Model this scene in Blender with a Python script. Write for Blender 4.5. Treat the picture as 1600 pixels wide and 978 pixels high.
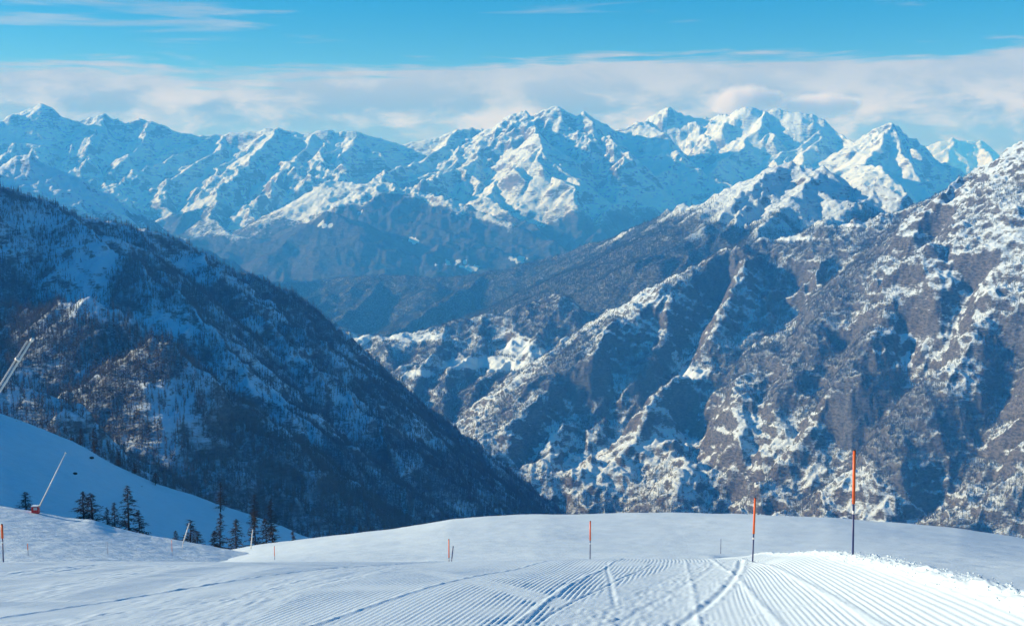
import bpy, bmesh, math, random
import numpy as np
from mathutils import Vector, Matrix

for o in list(bpy.data.objects):
    bpy.data.objects.remove(o)
sc = bpy.context.scene
COL = sc.collection
rnd = random.Random(7)

# ------------------------------------------------------------------ camera
F = 1930.0                      # focal length in photo pixels (1600 px wide)
PITCH = math.atan(189.0 / F)
EYE = 1.7
cam_d = bpy.data.cameras.new('camera')
cam_d.sensor_width = 36.0
cam_d.lens = 36.0 * F / 1600.0
cam_d.clip_start = 0.1
cam_d.clip_end = 120000.0
cam = bpy.data.objects.new('camera', cam_d)
COL.objects.link(cam)
cam.location = (0, 0, EYE)
cam.rotation_euler = (math.pi / 2 - PITCH, 0, 0)
sc.camera = cam

# ------------------------------------------------------------------ light
SUN_AZ, SUN_EL = math.radians(-82.0), math.radians(18.5)
S = Vector((math.sin(SUN_AZ) * math.cos(SUN_EL), math.cos(SUN_AZ) * math.cos(SUN_EL), math.sin(SUN_EL)))
sun_d = bpy.data.lights.new('sun', 'SUN')
sun_d.energy = 5.0
sun_d.angle = math.radians(0.5)
sun_d.color = (1.0, 0.89, 0.74)
sun = bpy.data.objects.new('sun', sun_d)
COL.objects.link(sun)
sun.rotation_euler = (-S).to_track_quat('-Z', 'Y').to_euler()

sc.view_settings.view_transform = 'Standard'
sc.view_settings.look = 'None'
sc.view_settings.gamma = 1.0
sc.view_settings.use_curve_mapping = False
sc.view_settings.exposure = 0.53


class NT:
    """small helper to write node trees"""
    def __init__(self, tree):
        self.t = tree
        self.t.nodes.clear()

    def n(self, typ, ins=None, **props):
        nd = self.t.nodes.new(typ)
        for k, v in props.items():
            setattr(nd, k, v)
        for k, v in (ins or {}).items():
            s = nd.inputs[k]
            if isinstance(v, bpy.types.NodeSocket):
                self.t.links.new(v, s)
            else:
                s.default_value = v
        return nd

    def math(self, op, a, b=None, c=None, clamp=False):
        ins = {0: a}
        if b is not None: ins[1] = b
        if c is not None: ins[2] = c
        return self.n('ShaderNodeMath', ins, operation=op, use_clamp=clamp).outputs[0]

    def smooth(self, v, lo, hi, a=0.0, b=1.0):
        return self.n('ShaderNodeMapRange', {0: v, 1: lo, 2: hi, 3: a, 4: b}, interpolation_type='SMOOTHSTEP').outputs[0]

    def mix(self, f, a, b):
        m = self.n('ShaderNodeMix', data_type='RGBA')
        for i, v in ((0, f), (6, a), (7, b)):
            if isinstance(v, bpy.types.NodeSocket):
                self.t.links.new(v, m.inputs[i])
            else:
                m.inputs[i].default_value = v if i == 0 else (*v, 1.0)[:4]
        return m.outputs[2]

    def noise(self, vec, scale, detail=4.0, rough=0.55, dist=0.0):
        return self.n('ShaderNodeTexNoise', {'Vector': vec, 'Scale': scale, 'Detail': detail, 'Roughness': rough, 'Distortion': dist}).outputs[0]

    def mapping(self, vec, sca=(1, 1, 1), rot=(0, 0, 0), loc=(0, 0, 0)):
        return self.n('ShaderNodeMapping', {'Vector': vec, 'Scale': sca, 'Rotation': rot, 'Location': loc}).outputs[0]


world = bpy.data.worlds.new('World')
sc.world = world
world.use_nodes = True
w = NT(world.node_tree)
sky = w.n('ShaderNodeTexSky', sky_type='NISHITA', sun_disc=False, sun_elevation=SUN_EL, sun_rotation=SUN_AZ,
          altitude=2000.0, air_density=1.0, dust_density=0.0, ozone_density=3.0)
hsv = w.n('ShaderNodeHueSaturation', {'Hue': 0.497, 'Saturation': 1.5, 'Value': 1.0, 'Color': sky.outputs[0]})
gen = w.n('ShaderNodeTexCoord').outputs['Generated']
sep = w.n('ShaderNodeSeparateXYZ', {0: gen})
elev = w.math('MULTIPLY', w.math('ARCSINE', sep.outputs[2]), 57.29578)
# cloud bank hugging the horizon all round, its top edge wavy
lowf = w.noise(w.mapping(gen, (5, 5, 9)), 1.0, 3.0, 0.5)
wisp = w.noise(w.mapping(gen, (9, 9, 110)), 1.0, 5.0, 0.6, 0.3)
edge = w.math('ADD', w.math('ADD', 4.1, w.math('MULTIPLY', sep.outputs[0], 1.4)), w.math('MULTIPLY', lowf, 3.4))
edge = w.math('ADD', edge, w.math('MULTIPLY', w.math('SUBTRACT', wisp, 0.5), 2.6))
bank = w.smooth(w.math('SUBTRACT', edge, elev), -0.15, 0.55)
streak_n = w.noise(w.mapping(gen, (4, 4, 60), (0, 0.05, 0), (3.1, 0, 0)), 1.0, 5.0, 0.6, 0.5)
streak = w.math('MULTIPLY', w.smooth(w.math('SUBTRACT', streak_n, w.math('MULTIPLY', sep.outputs[0], 0.16)), 0.55, 0.72), w.smooth(elev, 14.0, 6.0))
cover = w.math('MAXIMUM', w.math('MULTIPLY', bank, 0.96), w.math('MULTIPLY', streak, 0.6))
puff = w.noise(w.mapping(gen, (15, 15, 36), (0, 0, 0), (1.7, 0.4, 0)), 1.0, 7.0, 0.60, 0.2)
low_w = w.smooth(elev, 5.5, 3.2)
dark = w.math('MULTIPLY', w.smooth(puff, 0.58, 0.42), w.math('ADD', 0.30, w.math('MULTIPLY', low_w, 0.70)))
ccol = w.mix(dark, (0.365, 0.405, 0.44), (0.165, 0.225, 0.285))
lite = w.math('MULTIPLY', w.smooth(puff, 0.52, 0.66), low_w)
ccol = w.mix(lite, ccol, (0.53, 0.54, 0.545))
bg1 = w.n('ShaderNodeBackground', {'Color': hsv.outputs[0], 'Strength': 0.086})
bg2 = w.n('ShaderNodeBackground', {'Color': ccol, 'Strength': 1.0})
mx = w.n('ShaderNodeMixShader', {0: cover, 1: bg1.outputs[0], 2: bg2.outputs[0]})
w.n('ShaderNodeOutputWorld', {0: mx.outputs[0]})

cy = sc.cycles
cy.max_bounces = 5
cy.diffuse_bounces = 1
cy.glossy_bounces = 1
cy.transmission_bounces = 1
cy.volume_bounces = 3
cy.transparent_max_bounces = 12
cy.use_denoising = True
cy.sample_clamp_indirect = 4.0


# ------------------------------------------------------------------ tools
def tag(o, label=None, cat=None, group=None, kind=None):
    if label: o['label'] = label
    if cat: o['category'] = cat
    if group: o['group'] = group
    if kind: o['kind'] = kind
    return o


def obj(name, me, parent=None, loc=None):
    o = bpy.data.objects.new(name, me)
    COL.objects.link(o)
    if parent: o.parent = parent
    if loc is not None: o.location = loc
    return o


def ray(x, y):
    cx, cyv = (x - 800.0) / F, (489.0 - y) / F
    c, s = math.cos(PITCH), math.sin(PITCH)
    d = Vector((cx, c + cyv * s, -s + cyv * c))
    return d / d.y


def P(x, y, D):
    d = ray(x, y)
    return Vector((d.x * D, D, EYE + d.z * D))


def px_to_a(x):
    return (x - 800.0) / F / math.cos(PITCH)


def to_px(X, Y, Z):
    """photo pixel of world points (used only to lay out woods and meadows on the ground)"""
    c, s = math.cos(PITCH), math.sin(PITCH)
    Zr = Z - EYE
    dep = Y * c - Zr * s
    up = Y * s + Zr * c
    return 800.0 + F * X / dep, 489.0 - F * up / dep


def _hash(ix, iy, seed):
    h = (ix.astype(np.int64) * 374761393 + iy.astype(np.int64) * 668265263 + seed * 974711) & 0xffffffff
    h = ((h ^ (h >> 13)) * 1274126177) & 0xffffffff
    return (h ^ (h >> 16)) & 7


_GX = np.array([1, -1, 0, 0, .7071, -.7071, .7071, -.7071], np.float32)
_GY = np.array([0, 0, 1, -1, .7071, .7071, -.7071, -.7071], np.float32)


def perlin(x, y, seed=0):
    xi, yi = np.floor(x), np.floor(y)
    fx, fy = (x - xi).astype(np.float32), (y - yi).astype(np.float32)
    u, v = fx * fx * fx * (fx * (fx * 6 - 15) + 10), fy * fy * fy * (fy * (fy * 6 - 15) + 10)
    r = []
    for dx in (0, 1):
        for dy in (0, 1):
            h = _hash(xi + dx, yi + dy, seed)
            r.append(_GX[h] * (fx - dx) + _GY[h] * (fy - dy))
    a = r[0] + u * (r[2] - r[0])
    b = r[1] + u * (r[3] - r[1])
    return (a + v * (b - a)) * 1.4


def fbm(x, y, wl, octs=5, seed=0, gain=0.5, ridged=False):
    out, amp = 0, 1.0
    for i in range(octs):
        p = perlin(x / wl, y / wl, seed + i * 17)
        out = out + amp * ((1 - 2.2 * np.abs(p)) if ridged else p)
        wl *= 0.5
        amp *= gain
    return out


def sstep(x, a, b):
    t = np.clip((x - a) / (b - a), 0, 1)
    return t * t * (3 - 2 * t)


def smooth_faces(me):
    me.polygons.foreach_set('use_smooth', np.ones(len(me.polygons), bool))


def grid_mesh(name, X, Y, Z, attrs=None, keep=None):
    """X, Y, Z: (rows, cols) arrays -> one quad sheet; keep: mask of cells"""
    nr, nc = X.shape
    idx = np.arange(nr * nc).reshape(nr, nc)
    q = np.stack([idx[:-1, :-1], idx[:-1, 1:], idx[1:, 1:], idx[1:, :-1]], -1)
    if keep is not None:
        q = q[keep]
    q = q.reshape(-1, 4)
    co = np.stack([X, Y, Z], -1).reshape(-1, 3).astype(np.float32)
    at = {k: v.reshape(-1) for k, v in (attrs or {}).items()}
    if keep is not None:
        used = np.zeros(len(co), bool)
        used[q.reshape(-1)] = True
        new = np.cumsum(used) - 1
        q = new[q]
        co = co[used]
        at = {k: v[used] for k, v in at.items()}
    me = bpy.data.meshes.new(name)
    me.vertices.add(len(co))
    me.vertices.foreach_set('co', co.reshape(-1))
    me.loops.add(q.size)
    me.loops.foreach_set('vertex_index', q.reshape(-1).astype(np.int32))
    me.polygons.add(len(q))
    me.polygons.foreach_set('loop_start', np.arange(0, q.size, 4, dtype=np.int32))
    me.polygons.foreach_set('loop_total', np.full(len(q), 4, np.int32))
    me.update(calc_edges=True)
    smooth_faces(me)
    for k, v in at.items():
        me.attributes.new(k, 'FLOAT', 'POINT').data.foreach_set('value', v.astype(np.float32))
    return me


# ------------------------------------------------------------------ materials
def new_mat(name):
    m = bpy.data.materials.new(name)
    m.use_nodes = True
    return m, NT(m.node_tree)


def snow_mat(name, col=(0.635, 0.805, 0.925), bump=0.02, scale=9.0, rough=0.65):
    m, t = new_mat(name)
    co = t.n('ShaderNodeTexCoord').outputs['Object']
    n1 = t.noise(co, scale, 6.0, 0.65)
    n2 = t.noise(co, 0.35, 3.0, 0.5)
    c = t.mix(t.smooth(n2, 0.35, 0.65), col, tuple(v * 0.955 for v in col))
    b = t.n('ShaderNodeBump', {'Strength': 0.6, 'Distance': bump, 'Height': n1})
    p = t.n('ShaderNodeBsdfPrincipled', {'Base Color': c, 'Roughness': rough, 'Specular IOR Level': 0.25, 'Normal': b.outputs[0]})
    t.n('ShaderNodeOutputMaterial', {0: p.outputs[0]})
    return m


def plain_mat(name, col, rough=0.5, metal=0.0, var=0.15, scale=6.0):
    m, t = new_mat(name)
    co = t.n('ShaderNodeTexCoord').outputs['Object']
    n1 = t.noise(co, scale, 4.0, 0.6)
    c = t.mix(n1, tuple(v * (1 - var) for v in col), tuple(min(1, v * (1 + var)) for v in col))
    p = t.n('ShaderNodeBsdfPrincipled', {'Base Color': c, 'Roughness': rough, 'Metallic': metal})
    t.n('ShaderNodeOutputMaterial', {0: p.outputs[0]})
    return m


def mountain_mat(name, unit, steep=(0.60, 0.78), rock=(0.15, 0.145, 0.14), rock2=(0.07, 0.07, 0.072),
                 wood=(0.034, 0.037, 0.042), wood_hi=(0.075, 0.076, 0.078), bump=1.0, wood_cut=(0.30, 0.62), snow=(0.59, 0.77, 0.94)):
    """snow on what is flat enough to hold it, rock where steep, brushwood floor where the attribute 'forest' says so.
    unit: metres of the finest patches"""
    m, t = new_mat(name)
    co = t.n('ShaderNodeTexCoord').outputs['Object']
    nz = t.n('ShaderNodeSeparateXYZ', {0: t.n('ShaderNodeNewGeometry').outputs['Normal']}).outputs[2]
    grainy = t.noise(t.mapping(co, (1, 1, 1.6)), 1.0 / unit, 6.0, 0.68)
    ledge = t.noise(t.mapping(co, (0.22, 0.22, 1.5), (0.35, -0.45, 0.0)), 1.0 / unit, 5.0, 0.65, 0.4)
    fine = t.math('ADD', t.math('MULTIPLY', grainy, 0.5), t.math('MULTIPLY', ledge, 0.5))
    mid = t.noise(co, 0.12 / unit, 4.0, 0.6)
    rk = t.noise(t.mapping(co, (1, 1, 2.5)), 0.45 / unit, 6.0, 0.7)
    v = t.math('ADD', nz, t.math('MULTIPLY', t.math('SUBTRACT', fine, 0.5), 1.0))
    v = t.math('ADD', v, t.math('MULTIPLY', t.math('SUBTRACT', mid, 0.5), 0.30))
    fo = t.n('ShaderNodeAttribute', attribute_name='forest').outputs['Fac']
    hold = t.math('MAXIMUM', t.smooth(v, steep[0], steep[1]), t.smooth(fo, -0.25, -0.6))
    rcol = t.mix(t.smooth(rk, 0.38, 0.62), rock2, rock)
    base = t.mix(hold, rcol, snow)
    fn = t.math('ADD', fo, t.math('MULTIPLY', t.math('SUBTRACT', grainy, 0.5), 1.3))
    fm = t.smooth(fn, wood_cut[0], wood_cut[1])
    wcol = t.mix(t.smooth(rk, 0.35, 0.65), wood, wood_hi)
    base = t.mix(fm, base, wcol)
    hgt = t.math('ADD', t.math('MULTIPLY', fine, 0.6), rk)
    b = t.n('ShaderNodeBump', {'Strength': 0.8, 'Distance': unit * 0.9 * bump, 'Height': hgt})
    p = t.n('ShaderNodeBsdfPrincipled', {'Base Color': base, 'Roughness': 0.8, 'Specular IOR Level': 0.1, 'Normal': b.outputs[0]})
    t.n('ShaderNodeOutputMaterial', {0: p.outputs[0]})
    return m


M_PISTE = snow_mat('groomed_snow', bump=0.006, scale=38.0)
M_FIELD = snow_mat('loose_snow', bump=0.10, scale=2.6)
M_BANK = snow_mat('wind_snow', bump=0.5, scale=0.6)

# ------------------------------------------------------------------ near ground: the slope under the camera
_ty = np.arange(-60, 420.5, 0.5)
_cy = np.array([-60, -20, 0, 53, 62, 75, 100, 142, 180, 220, 255, 300, 340, 420.0])
_cz = np.array([-13.5, -4.6, 0, 14.42, 17.4, 21.8, 28.8, 40.6, 49.5, 57.6, 65.4, 83.0, 108.0, 170.0])
_td = np.interp(_ty, _cy, _cz)
_near = 0.2395 * _ty + 0.000612 * _ty ** 2
_k = np.exp(-0.5 * (np.arange(-40, 41) / 14.0) ** 2); _k /= _k.sum()
_sm = np.convolve(np.pad(_td, 40, mode='reflect', reflect_type='odd'), _k, 'valid')
_wt = sstep(_ty, 44, 60)
_td = np.where(_ty < 0, 0.2395 * _ty, _near * (1 - _wt) + _sm * _wt)
RIB_A = 0.135

_crx = np.array([-1500, -400, 0, 200, 300, 345, 400, 480, 560, 620, 700, 760, 850, 1000, 1200, 1300, 1400, 1500, 1600, 1900, 2600.0])
_cry = np.array([905, 893, 884, 878, 872, 861, 850, 838, 828, 822, 810, 804, 800, 799, 800, 803, 812, 823, 840, 890, 960.0])
_cra = np.array([ray(a, b).x for a, b in zip(_crx, _cry)])
_crq = np.array([-ray(a, b).z for a, b in zip(_crx, _cry)])


def ground(X, Y, detail=True):
    X = np.asarray(X, float); Y = np.asarray(Y, float)
    d = np.interp(Y, _ty, _td)
    a = X / np.maximum(Y, 25.0)
    qc = np.interp(a, _cra, _crq)
    d = d + (qc - 0.263) * np.maximum(Y, 0) * sstep(Y, 62, 250)
    u = X - RIB_A * Y
    rise = 0.07 * np.clip(u + 0.5, 0, 3.7) ** 2 * np.interp(Y, [0, 18, 21, 32, 52, 60], [0.85, 0.85, 0.78, 0.52, 0.15, 0])
    side = 1.7 * sstep(u, 3.0, 6.5) * sstep(Y, -10, 10) * (1 - sstep(Y, 70, 140))
    z = -d + rise - side
    z = z + 0.12 * perlin(X / 9.0, Y / 14.0, 3) * sstep(Y, 6, 30) + 0.7 * perlin(X / 45.0, Y / 50.0, 5) * sstep(Y, 70, 150)
    return z


def hit_ground(x, y, y0=8.0, y1=75.0):
    d = ray(x, y)
    Y = np.arange(y0, y1, 0.05)
    g = ground(d.x * Y, Y)
    below = np.nonzero(EYE + d.z * Y <= g)[0]
    k = below[0] if len(below) else int(np.argmin(EYE + d.z * Y - g))
    return d.x * Y[k], Y[k]


# coarse slope sheet (a little below the groomed sheet where both lie)
ys = np.concatenate([np.arange(-40, 10, 2.5), np.arange(10, 62, 0.7), np.arange(62, 300, 1.3), np.arange(300, 420, 6)])
aa = np.concatenate([np.linspace(-1.6, -0.46, 24, endpoint=False), np.linspace(-0.46, 0.46, 300), np.linspace(0.48, 1.6, 24)])
YY, AA = np.meshgrid(ys, aa, indexing='ij')
XX = AA * (np.maximum(YY, 0) + 22.0) / 1.0
XX = np.where(YY > 62, AA * (YY + 22.0), XX)
ZZ = ground(XX, YY)
UU = XX - RIB_A * YY
on_piste = sstep(UU, -32, -30) * (1 - sstep(UU, 2.9, 3.5)) * sstep(YY, 7, 9) * (1 - sstep(YY, 52, 57))
ZZ = ZZ - 0.16 * on_piste
wind = fbm(XX / 2.2, YY, 9.0, 4, 21)
ZZ += 0.13 * wind * (1 - on_piste) * sstep(YY, 15, 60)
ZZ += 0.05 * perlin(XX / 1.6, YY / 3.5, 77) * (1 - on_piste) * sstep(YY, 15, 50)
for (hx, hy, hw) in ((1060, 865, 2.2), (1440, 868, 1.3), (1490, 877, 1.0), (1545, 884, 1.2), (1515, 879, 0.7), (1470, 865, 1.4), (1395, 866, 0.9), (1560, 870, 1.3)):
    gx, gy = hit_ground(hx, hy, 45.0, 160.0)
    ZZ -= 0.28 * np.exp(-((XX - gx) / hw) ** 2 - ((YY - gy) / 0.9) ** 2)
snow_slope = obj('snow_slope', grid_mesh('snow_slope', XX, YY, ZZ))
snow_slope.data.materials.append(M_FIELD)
tag(snow_slope, kind='structure')

# groomed piste with its ribs, seams and ski tracks as relief
DU = 0.0165
us = np.arange(-21.5, 3.3, DU)
vs = [8.6]
while vs[-1] < 57.5:
    vs.append(vs[-1] + 0.0095 * vs[-1])
vs = np.array(vs)
VV, UU = np.meshgrid(vs, us, indexing='ij')
PX, PY = UU + np.interp(UU, [-4.5, 0.5], [0.045, 0.158]) * VV, VV
UG = PX - RIB_A * PY


def px_line(pts):
    """photo points on the snow -> ground points, densified"""
    g = np.array([hit_ground(*p) for p in pts])
    t = np.arange(len(g)); tt = np.linspace(0, len(g) - 1, len(g) * 10)
    out = np.stack([np.interp(tt, t, g[:, 0]), np.interp(tt, t, g[:, 1])], -1)
    for _ in range(6):
        out[1:-1] = (out[:-2] + 2 * out[1:-1] + out[2:]) / 4
    return out


def line_dist(line, reach):
    """signed distance of the piste grid to a polyline, only near it; line must run along Y"""
    o = line[np.argsort(line[:, 1])]
    cx = np.interp(VV[:, 0], o[:, 1], o[:, 0], left=np.nan, right=np.nan)
    sl = np.gradient(np.nan_to_num(cx), VV[:, 0])
    sl = np.clip(sl, -6, 6)
    d = (PX - cx[:, None]) / np.sqrt(1 + sl[:, None] ** 2)
    return np.where(np.isnan(d), 1e3, d)


base = ground(PX, PY)
# one groomer pass is about 4.6 m wide; every pass has its own phase and depth
warp = 0.10 * perlin(PX / 6.0, PY / 14.0, 31) + 0.03 * perlin(PX / 1.5, PY / 5.0, 32)
RIB = 0.066
depth = 0.0075 * (1.0 + 0.7 * perlin(UG / 1.3, VV / 30.0, 40) + 0.35 * perlin(UG / 0.35, VV / 9.0, 41))
depth = np.clip(depth, 0.002, 0.03)
dR = np.interp(UG, [-22, -8, -5.5, -4.2, -3.0, -2.3, -1.7, -1.2, 0.2, 1.0, 2.2, 3.0], [0.4, 0.5, 0.75, 0.9, 1.15, 1.1, 0.9, 1.2, 1.25, 1.2, 1.1, 0.5])
depth = depth * dR
uu = UU + 0.6 * warp
ribs = np.cos(2 * math.pi * uu / RIB)
ribs = np.sign(ribs) * np.abs(ribs) ** 0.8
rough = fbm(PX, PY, 0.5, 4, 50)
grain = perlin(PX / 0.09, PY / 0.13, 55)
disp = np.zeros_like(base)
keep_rib = np.ones_like(base)
# crumbled patches where the ribs are broken up
patch = perlin(PX / 2.5, PY / 5.0, 61)
keep_rib *= 1 - 0.85 * sstep(patch, 0.42, 0.75)
tracks = [
    # photo points, groove half width (m), depth (m), crumb width (m), crumb height (m)
    ([(612, 884), (660, 893), (720, 906), (790, 921), (860, 942), (930, 962), (985, 977)], 0.05, 0.035, 0.22, 0.018),
    ([(618, 882), (700, 897), (770, 911), (850, 932), (930, 955), (1000, 977)], 0.05, 0.035, 0.22, 0.018),
    ([(1022, 878), (985, 897), (950, 915), (900, 938), (860, 960), (838, 977)], 0.045, 0.06, 0.08, 0.012),
    ([(1157, 875), (1156, 886), (1148, 900), (1130, 922), (1105, 945), (1060, 977)], 0.10, 0.10, 0.30, 0.05),
    ([(1117, 877), (1112, 888), (1090, 903), (1060, 920), (1010, 948), (965, 977)], 0.12, 0.03, 0.75, 0.035),
    ([(1090, 878), (1070, 892), (1030, 912), (975, 940), (920, 977)], 0.10, 0.015, 0.85, 0.030),
    ([(949, 880), (948, 890), (953, 905), (956, 925), (962, 945)], 0.06, 0.05, 0.12, 0.02),
    ([(590, 883), (520, 892), (460, 905), (400, 925), (330, 950), (250, 977)], 0.12, 0.03, 0.60, 0.040),
    ([(612, 885), (560, 900), (490, 915), (430, 935), (390, 955), (350, 977)], 0.10, 0.03, 0.35, 0.035),
    ([(420, 884), (360, 895), (300, 915), (240, 940), (180, 960), (130, 977)], 0.15, 0.02, 0.60, 0.035),
    ([(480, 905), (400, 928), (300, 945), (150, 962), (20, 976)], 0.05, 0.03, 0.16, 0.03),
    ([(300, 882), (200, 895), (120, 912), (60, 925), (0, 940)], 0.16, 0.03, 0.9, 0.05),
    ([(160, 874), (150, 880), (110, 888), (40, 897), (-40, 905)], 0.16, 0.03, 1.1, 0.05),
    ([(330, 878), (220, 880), (120, 886), (0, 898)], 0.12, 0.03, 0.9, 0.05),
]
for pts, gw, gd, cw, ch in tracks:
    d = line_dist(px_line(pts), 2.0)
    ad = np.abs(d)
    crumb = 1 - sstep(ad, cw * 0.6, cw)
    keep_rib *= 1 - crumb
    disp += crumb * ch * 0.35 * (0.45 * rough + 0.6 * grain)
    gw *= 0.6; gd *= (0.30 if pts[0][0] > 900 else 0.20) * (0.75 + 0.5 * rough + 0.25 * grain)
    disp -= gd * np.exp(-(d / gw) ** 2)
    disp += gd * 0.5 * np.exp(-((ad - gw * 2.0) / (gw * 0.9)) ** 2) * (0.7 + 0.5 * grain)
# thin windrows left at the seams of the passes on the right
for us0, hh in ((0.35, 0.02), (1.25, 0.025), (2.05, 0.022), (-4.6, 0.03), (-9.3, 0.03), (-2.05, 0.035)):
    d = UG + 0.5 * warp - us0
    disp += hh * np.exp(-(d / 0.05) ** 2) * (0.6 + 0.4 * grain)
    keep_rib *= 1 - 0.8 * np.exp(-(d / 0.07) ** 2)
disp += depth * ribs * keep_rib * (0.85 + 0.3 * grain)
disp += 0.004 * rough
# shoulder: broken snow along the right edge
sh = np.exp(-((UG - 3.02 - 0.06 * perlin(PX / 0.7, PY / 0.7, 71)) / 0.13) ** 2)
disp += sh * (0.035 + 0.05 * np.abs(rough) + 0.03 * grain)
edge_dip = np.maximum(sstep(UG, 3.2, 3.55), np.maximum(1 - sstep(UU, -21.4, -20.5), np.maximum(1 - sstep(VV, 8.6, 9.2), sstep(VV, 55.0, 57.4))))
PZ = base + disp - 0.3 * edge_dip
# leave out what lies far outside the picture
ac = PX / PY
cell = (ac[:-1, :-1] > -0.52) & (ac[:-1, :-1] < 0.52)
piste = obj('piste', grid_mesh('piste', PX, PY, PZ, keep=cell))
piste.data.materials.append(M_PISTE)
tag(piste, kind='structure')


# ------------------------------------------------------------------ snow banks on the left
def crest_sheet(name, crest, y_front, q_front, y_crest, y_back, q_back, a0, a1, na, rows, mat, nz=0.0, wl=20.0, seed=0, curve=1.0):
    if np.ndim(q_front):
        q_front = np.interp(np.linspace(a0, a1, na), [px_to_a(v[0]) for v in q_front], [v[1] for v in q_front])
    if np.ndim(y_crest):
        y_crest = np.interp([c[0] for c in crest], [v[0] for v in y_crest], [v[1] for v in y_crest])
    ca = np.array([ray(a, b).x for a, b in crest]); cq = np.array([-ray(a, b).z for a, b in crest])
    a = np.linspace(a0, a1, na)
    q = np.interp(a, ca, cq)
    k = np.ones(9) / 9.0
    q = np.convolve(np.pad(q, 4, mode='edge'), k, 'valid')
    yc = np.interp(a, ca, y_crest) if np.ndim(y_crest) else np.full(na, float(y_crest))
    r1, r2 = int(rows * 0.8), rows - int(rows * 0.8)
    t1 = np.linspace(0, 1, r1)[:, None]
    Y1 = y_front + (yc[None] - y_front) * t1
    zf = -q_front * y_front * np.ones(na)
    qs = np.convolve(np.pad(q, 25, mode='edge'), np.ones(51) / 51.0, 'valid')
    qq = qs[None] + (q - qs)[None] * sstep(t1, 0.72, 1.0)
    Z1 = zf[None] + (-qq * yc[None] - zf[None]) * (1 - (1 - t1) ** curve)
    t2 = np.linspace(0, 1, r2 + 1)[1:, None]
    Y2 = yc[None] + (y_back - yc[None]) * t2
    Z2 = (-q * yc)[None] + (-q_back * y_back + q * yc)[None] * t2 ** 1.3
    Y = np.concatenate([Y1, Y2]); Z = np.concatenate([Z1, Z2]) + EYE
    A = np.broadcast_to(a[None], Y.shape)
    X = A * Y
    if nz:
        Z = Z + nz * fbm(X, Y, wl, 5, seed) + 0.12 * perlin(X / 2.4, Y / 3.1, seed + 5)
    o = obj(name, grid_mesh(name, X, Y, Z))
    o.data.materials.append(mat)
    tag(o, kind='structure')
    return o, (X, Y, Z)


B1_CREST = [(-700, 720), (-300, 752), (-60, 781), (0, 790), (60, 800), (100, 808), (118, 812), (128, 810), (140, 810.5), (152, 813), (160, 818), (175, 824),
            (240, 838), (300, 848), (345, 857), (420, 872), (520, 890)]
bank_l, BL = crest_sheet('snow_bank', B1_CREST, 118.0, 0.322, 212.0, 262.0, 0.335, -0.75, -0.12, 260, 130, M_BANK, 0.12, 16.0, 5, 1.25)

B2_CREST = [(-900, 440), (-400, 545), (-120, 615), (0, 645), (60, 668), (120, 690), (190, 730), (250, 760), (320, 778), (380, 800), (430, 818),
            (480, 838), (560, 872), (700, 930)]
slope_l, SL = crest_sheet('shaded_slope', B2_CREST, 250.0, ((-900, 0.10), (-400, 0.17), (0, 0.272), (345, 0.33), (480, 0.35), (700, 0.42)),
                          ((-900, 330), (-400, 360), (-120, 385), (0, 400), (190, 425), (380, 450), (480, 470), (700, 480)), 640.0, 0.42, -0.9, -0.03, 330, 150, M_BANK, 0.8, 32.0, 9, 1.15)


# ------------------------------------------------------------------ mountains: crests and spurs
def poly(pts):
    return [P(*p) for p in pts]


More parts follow.
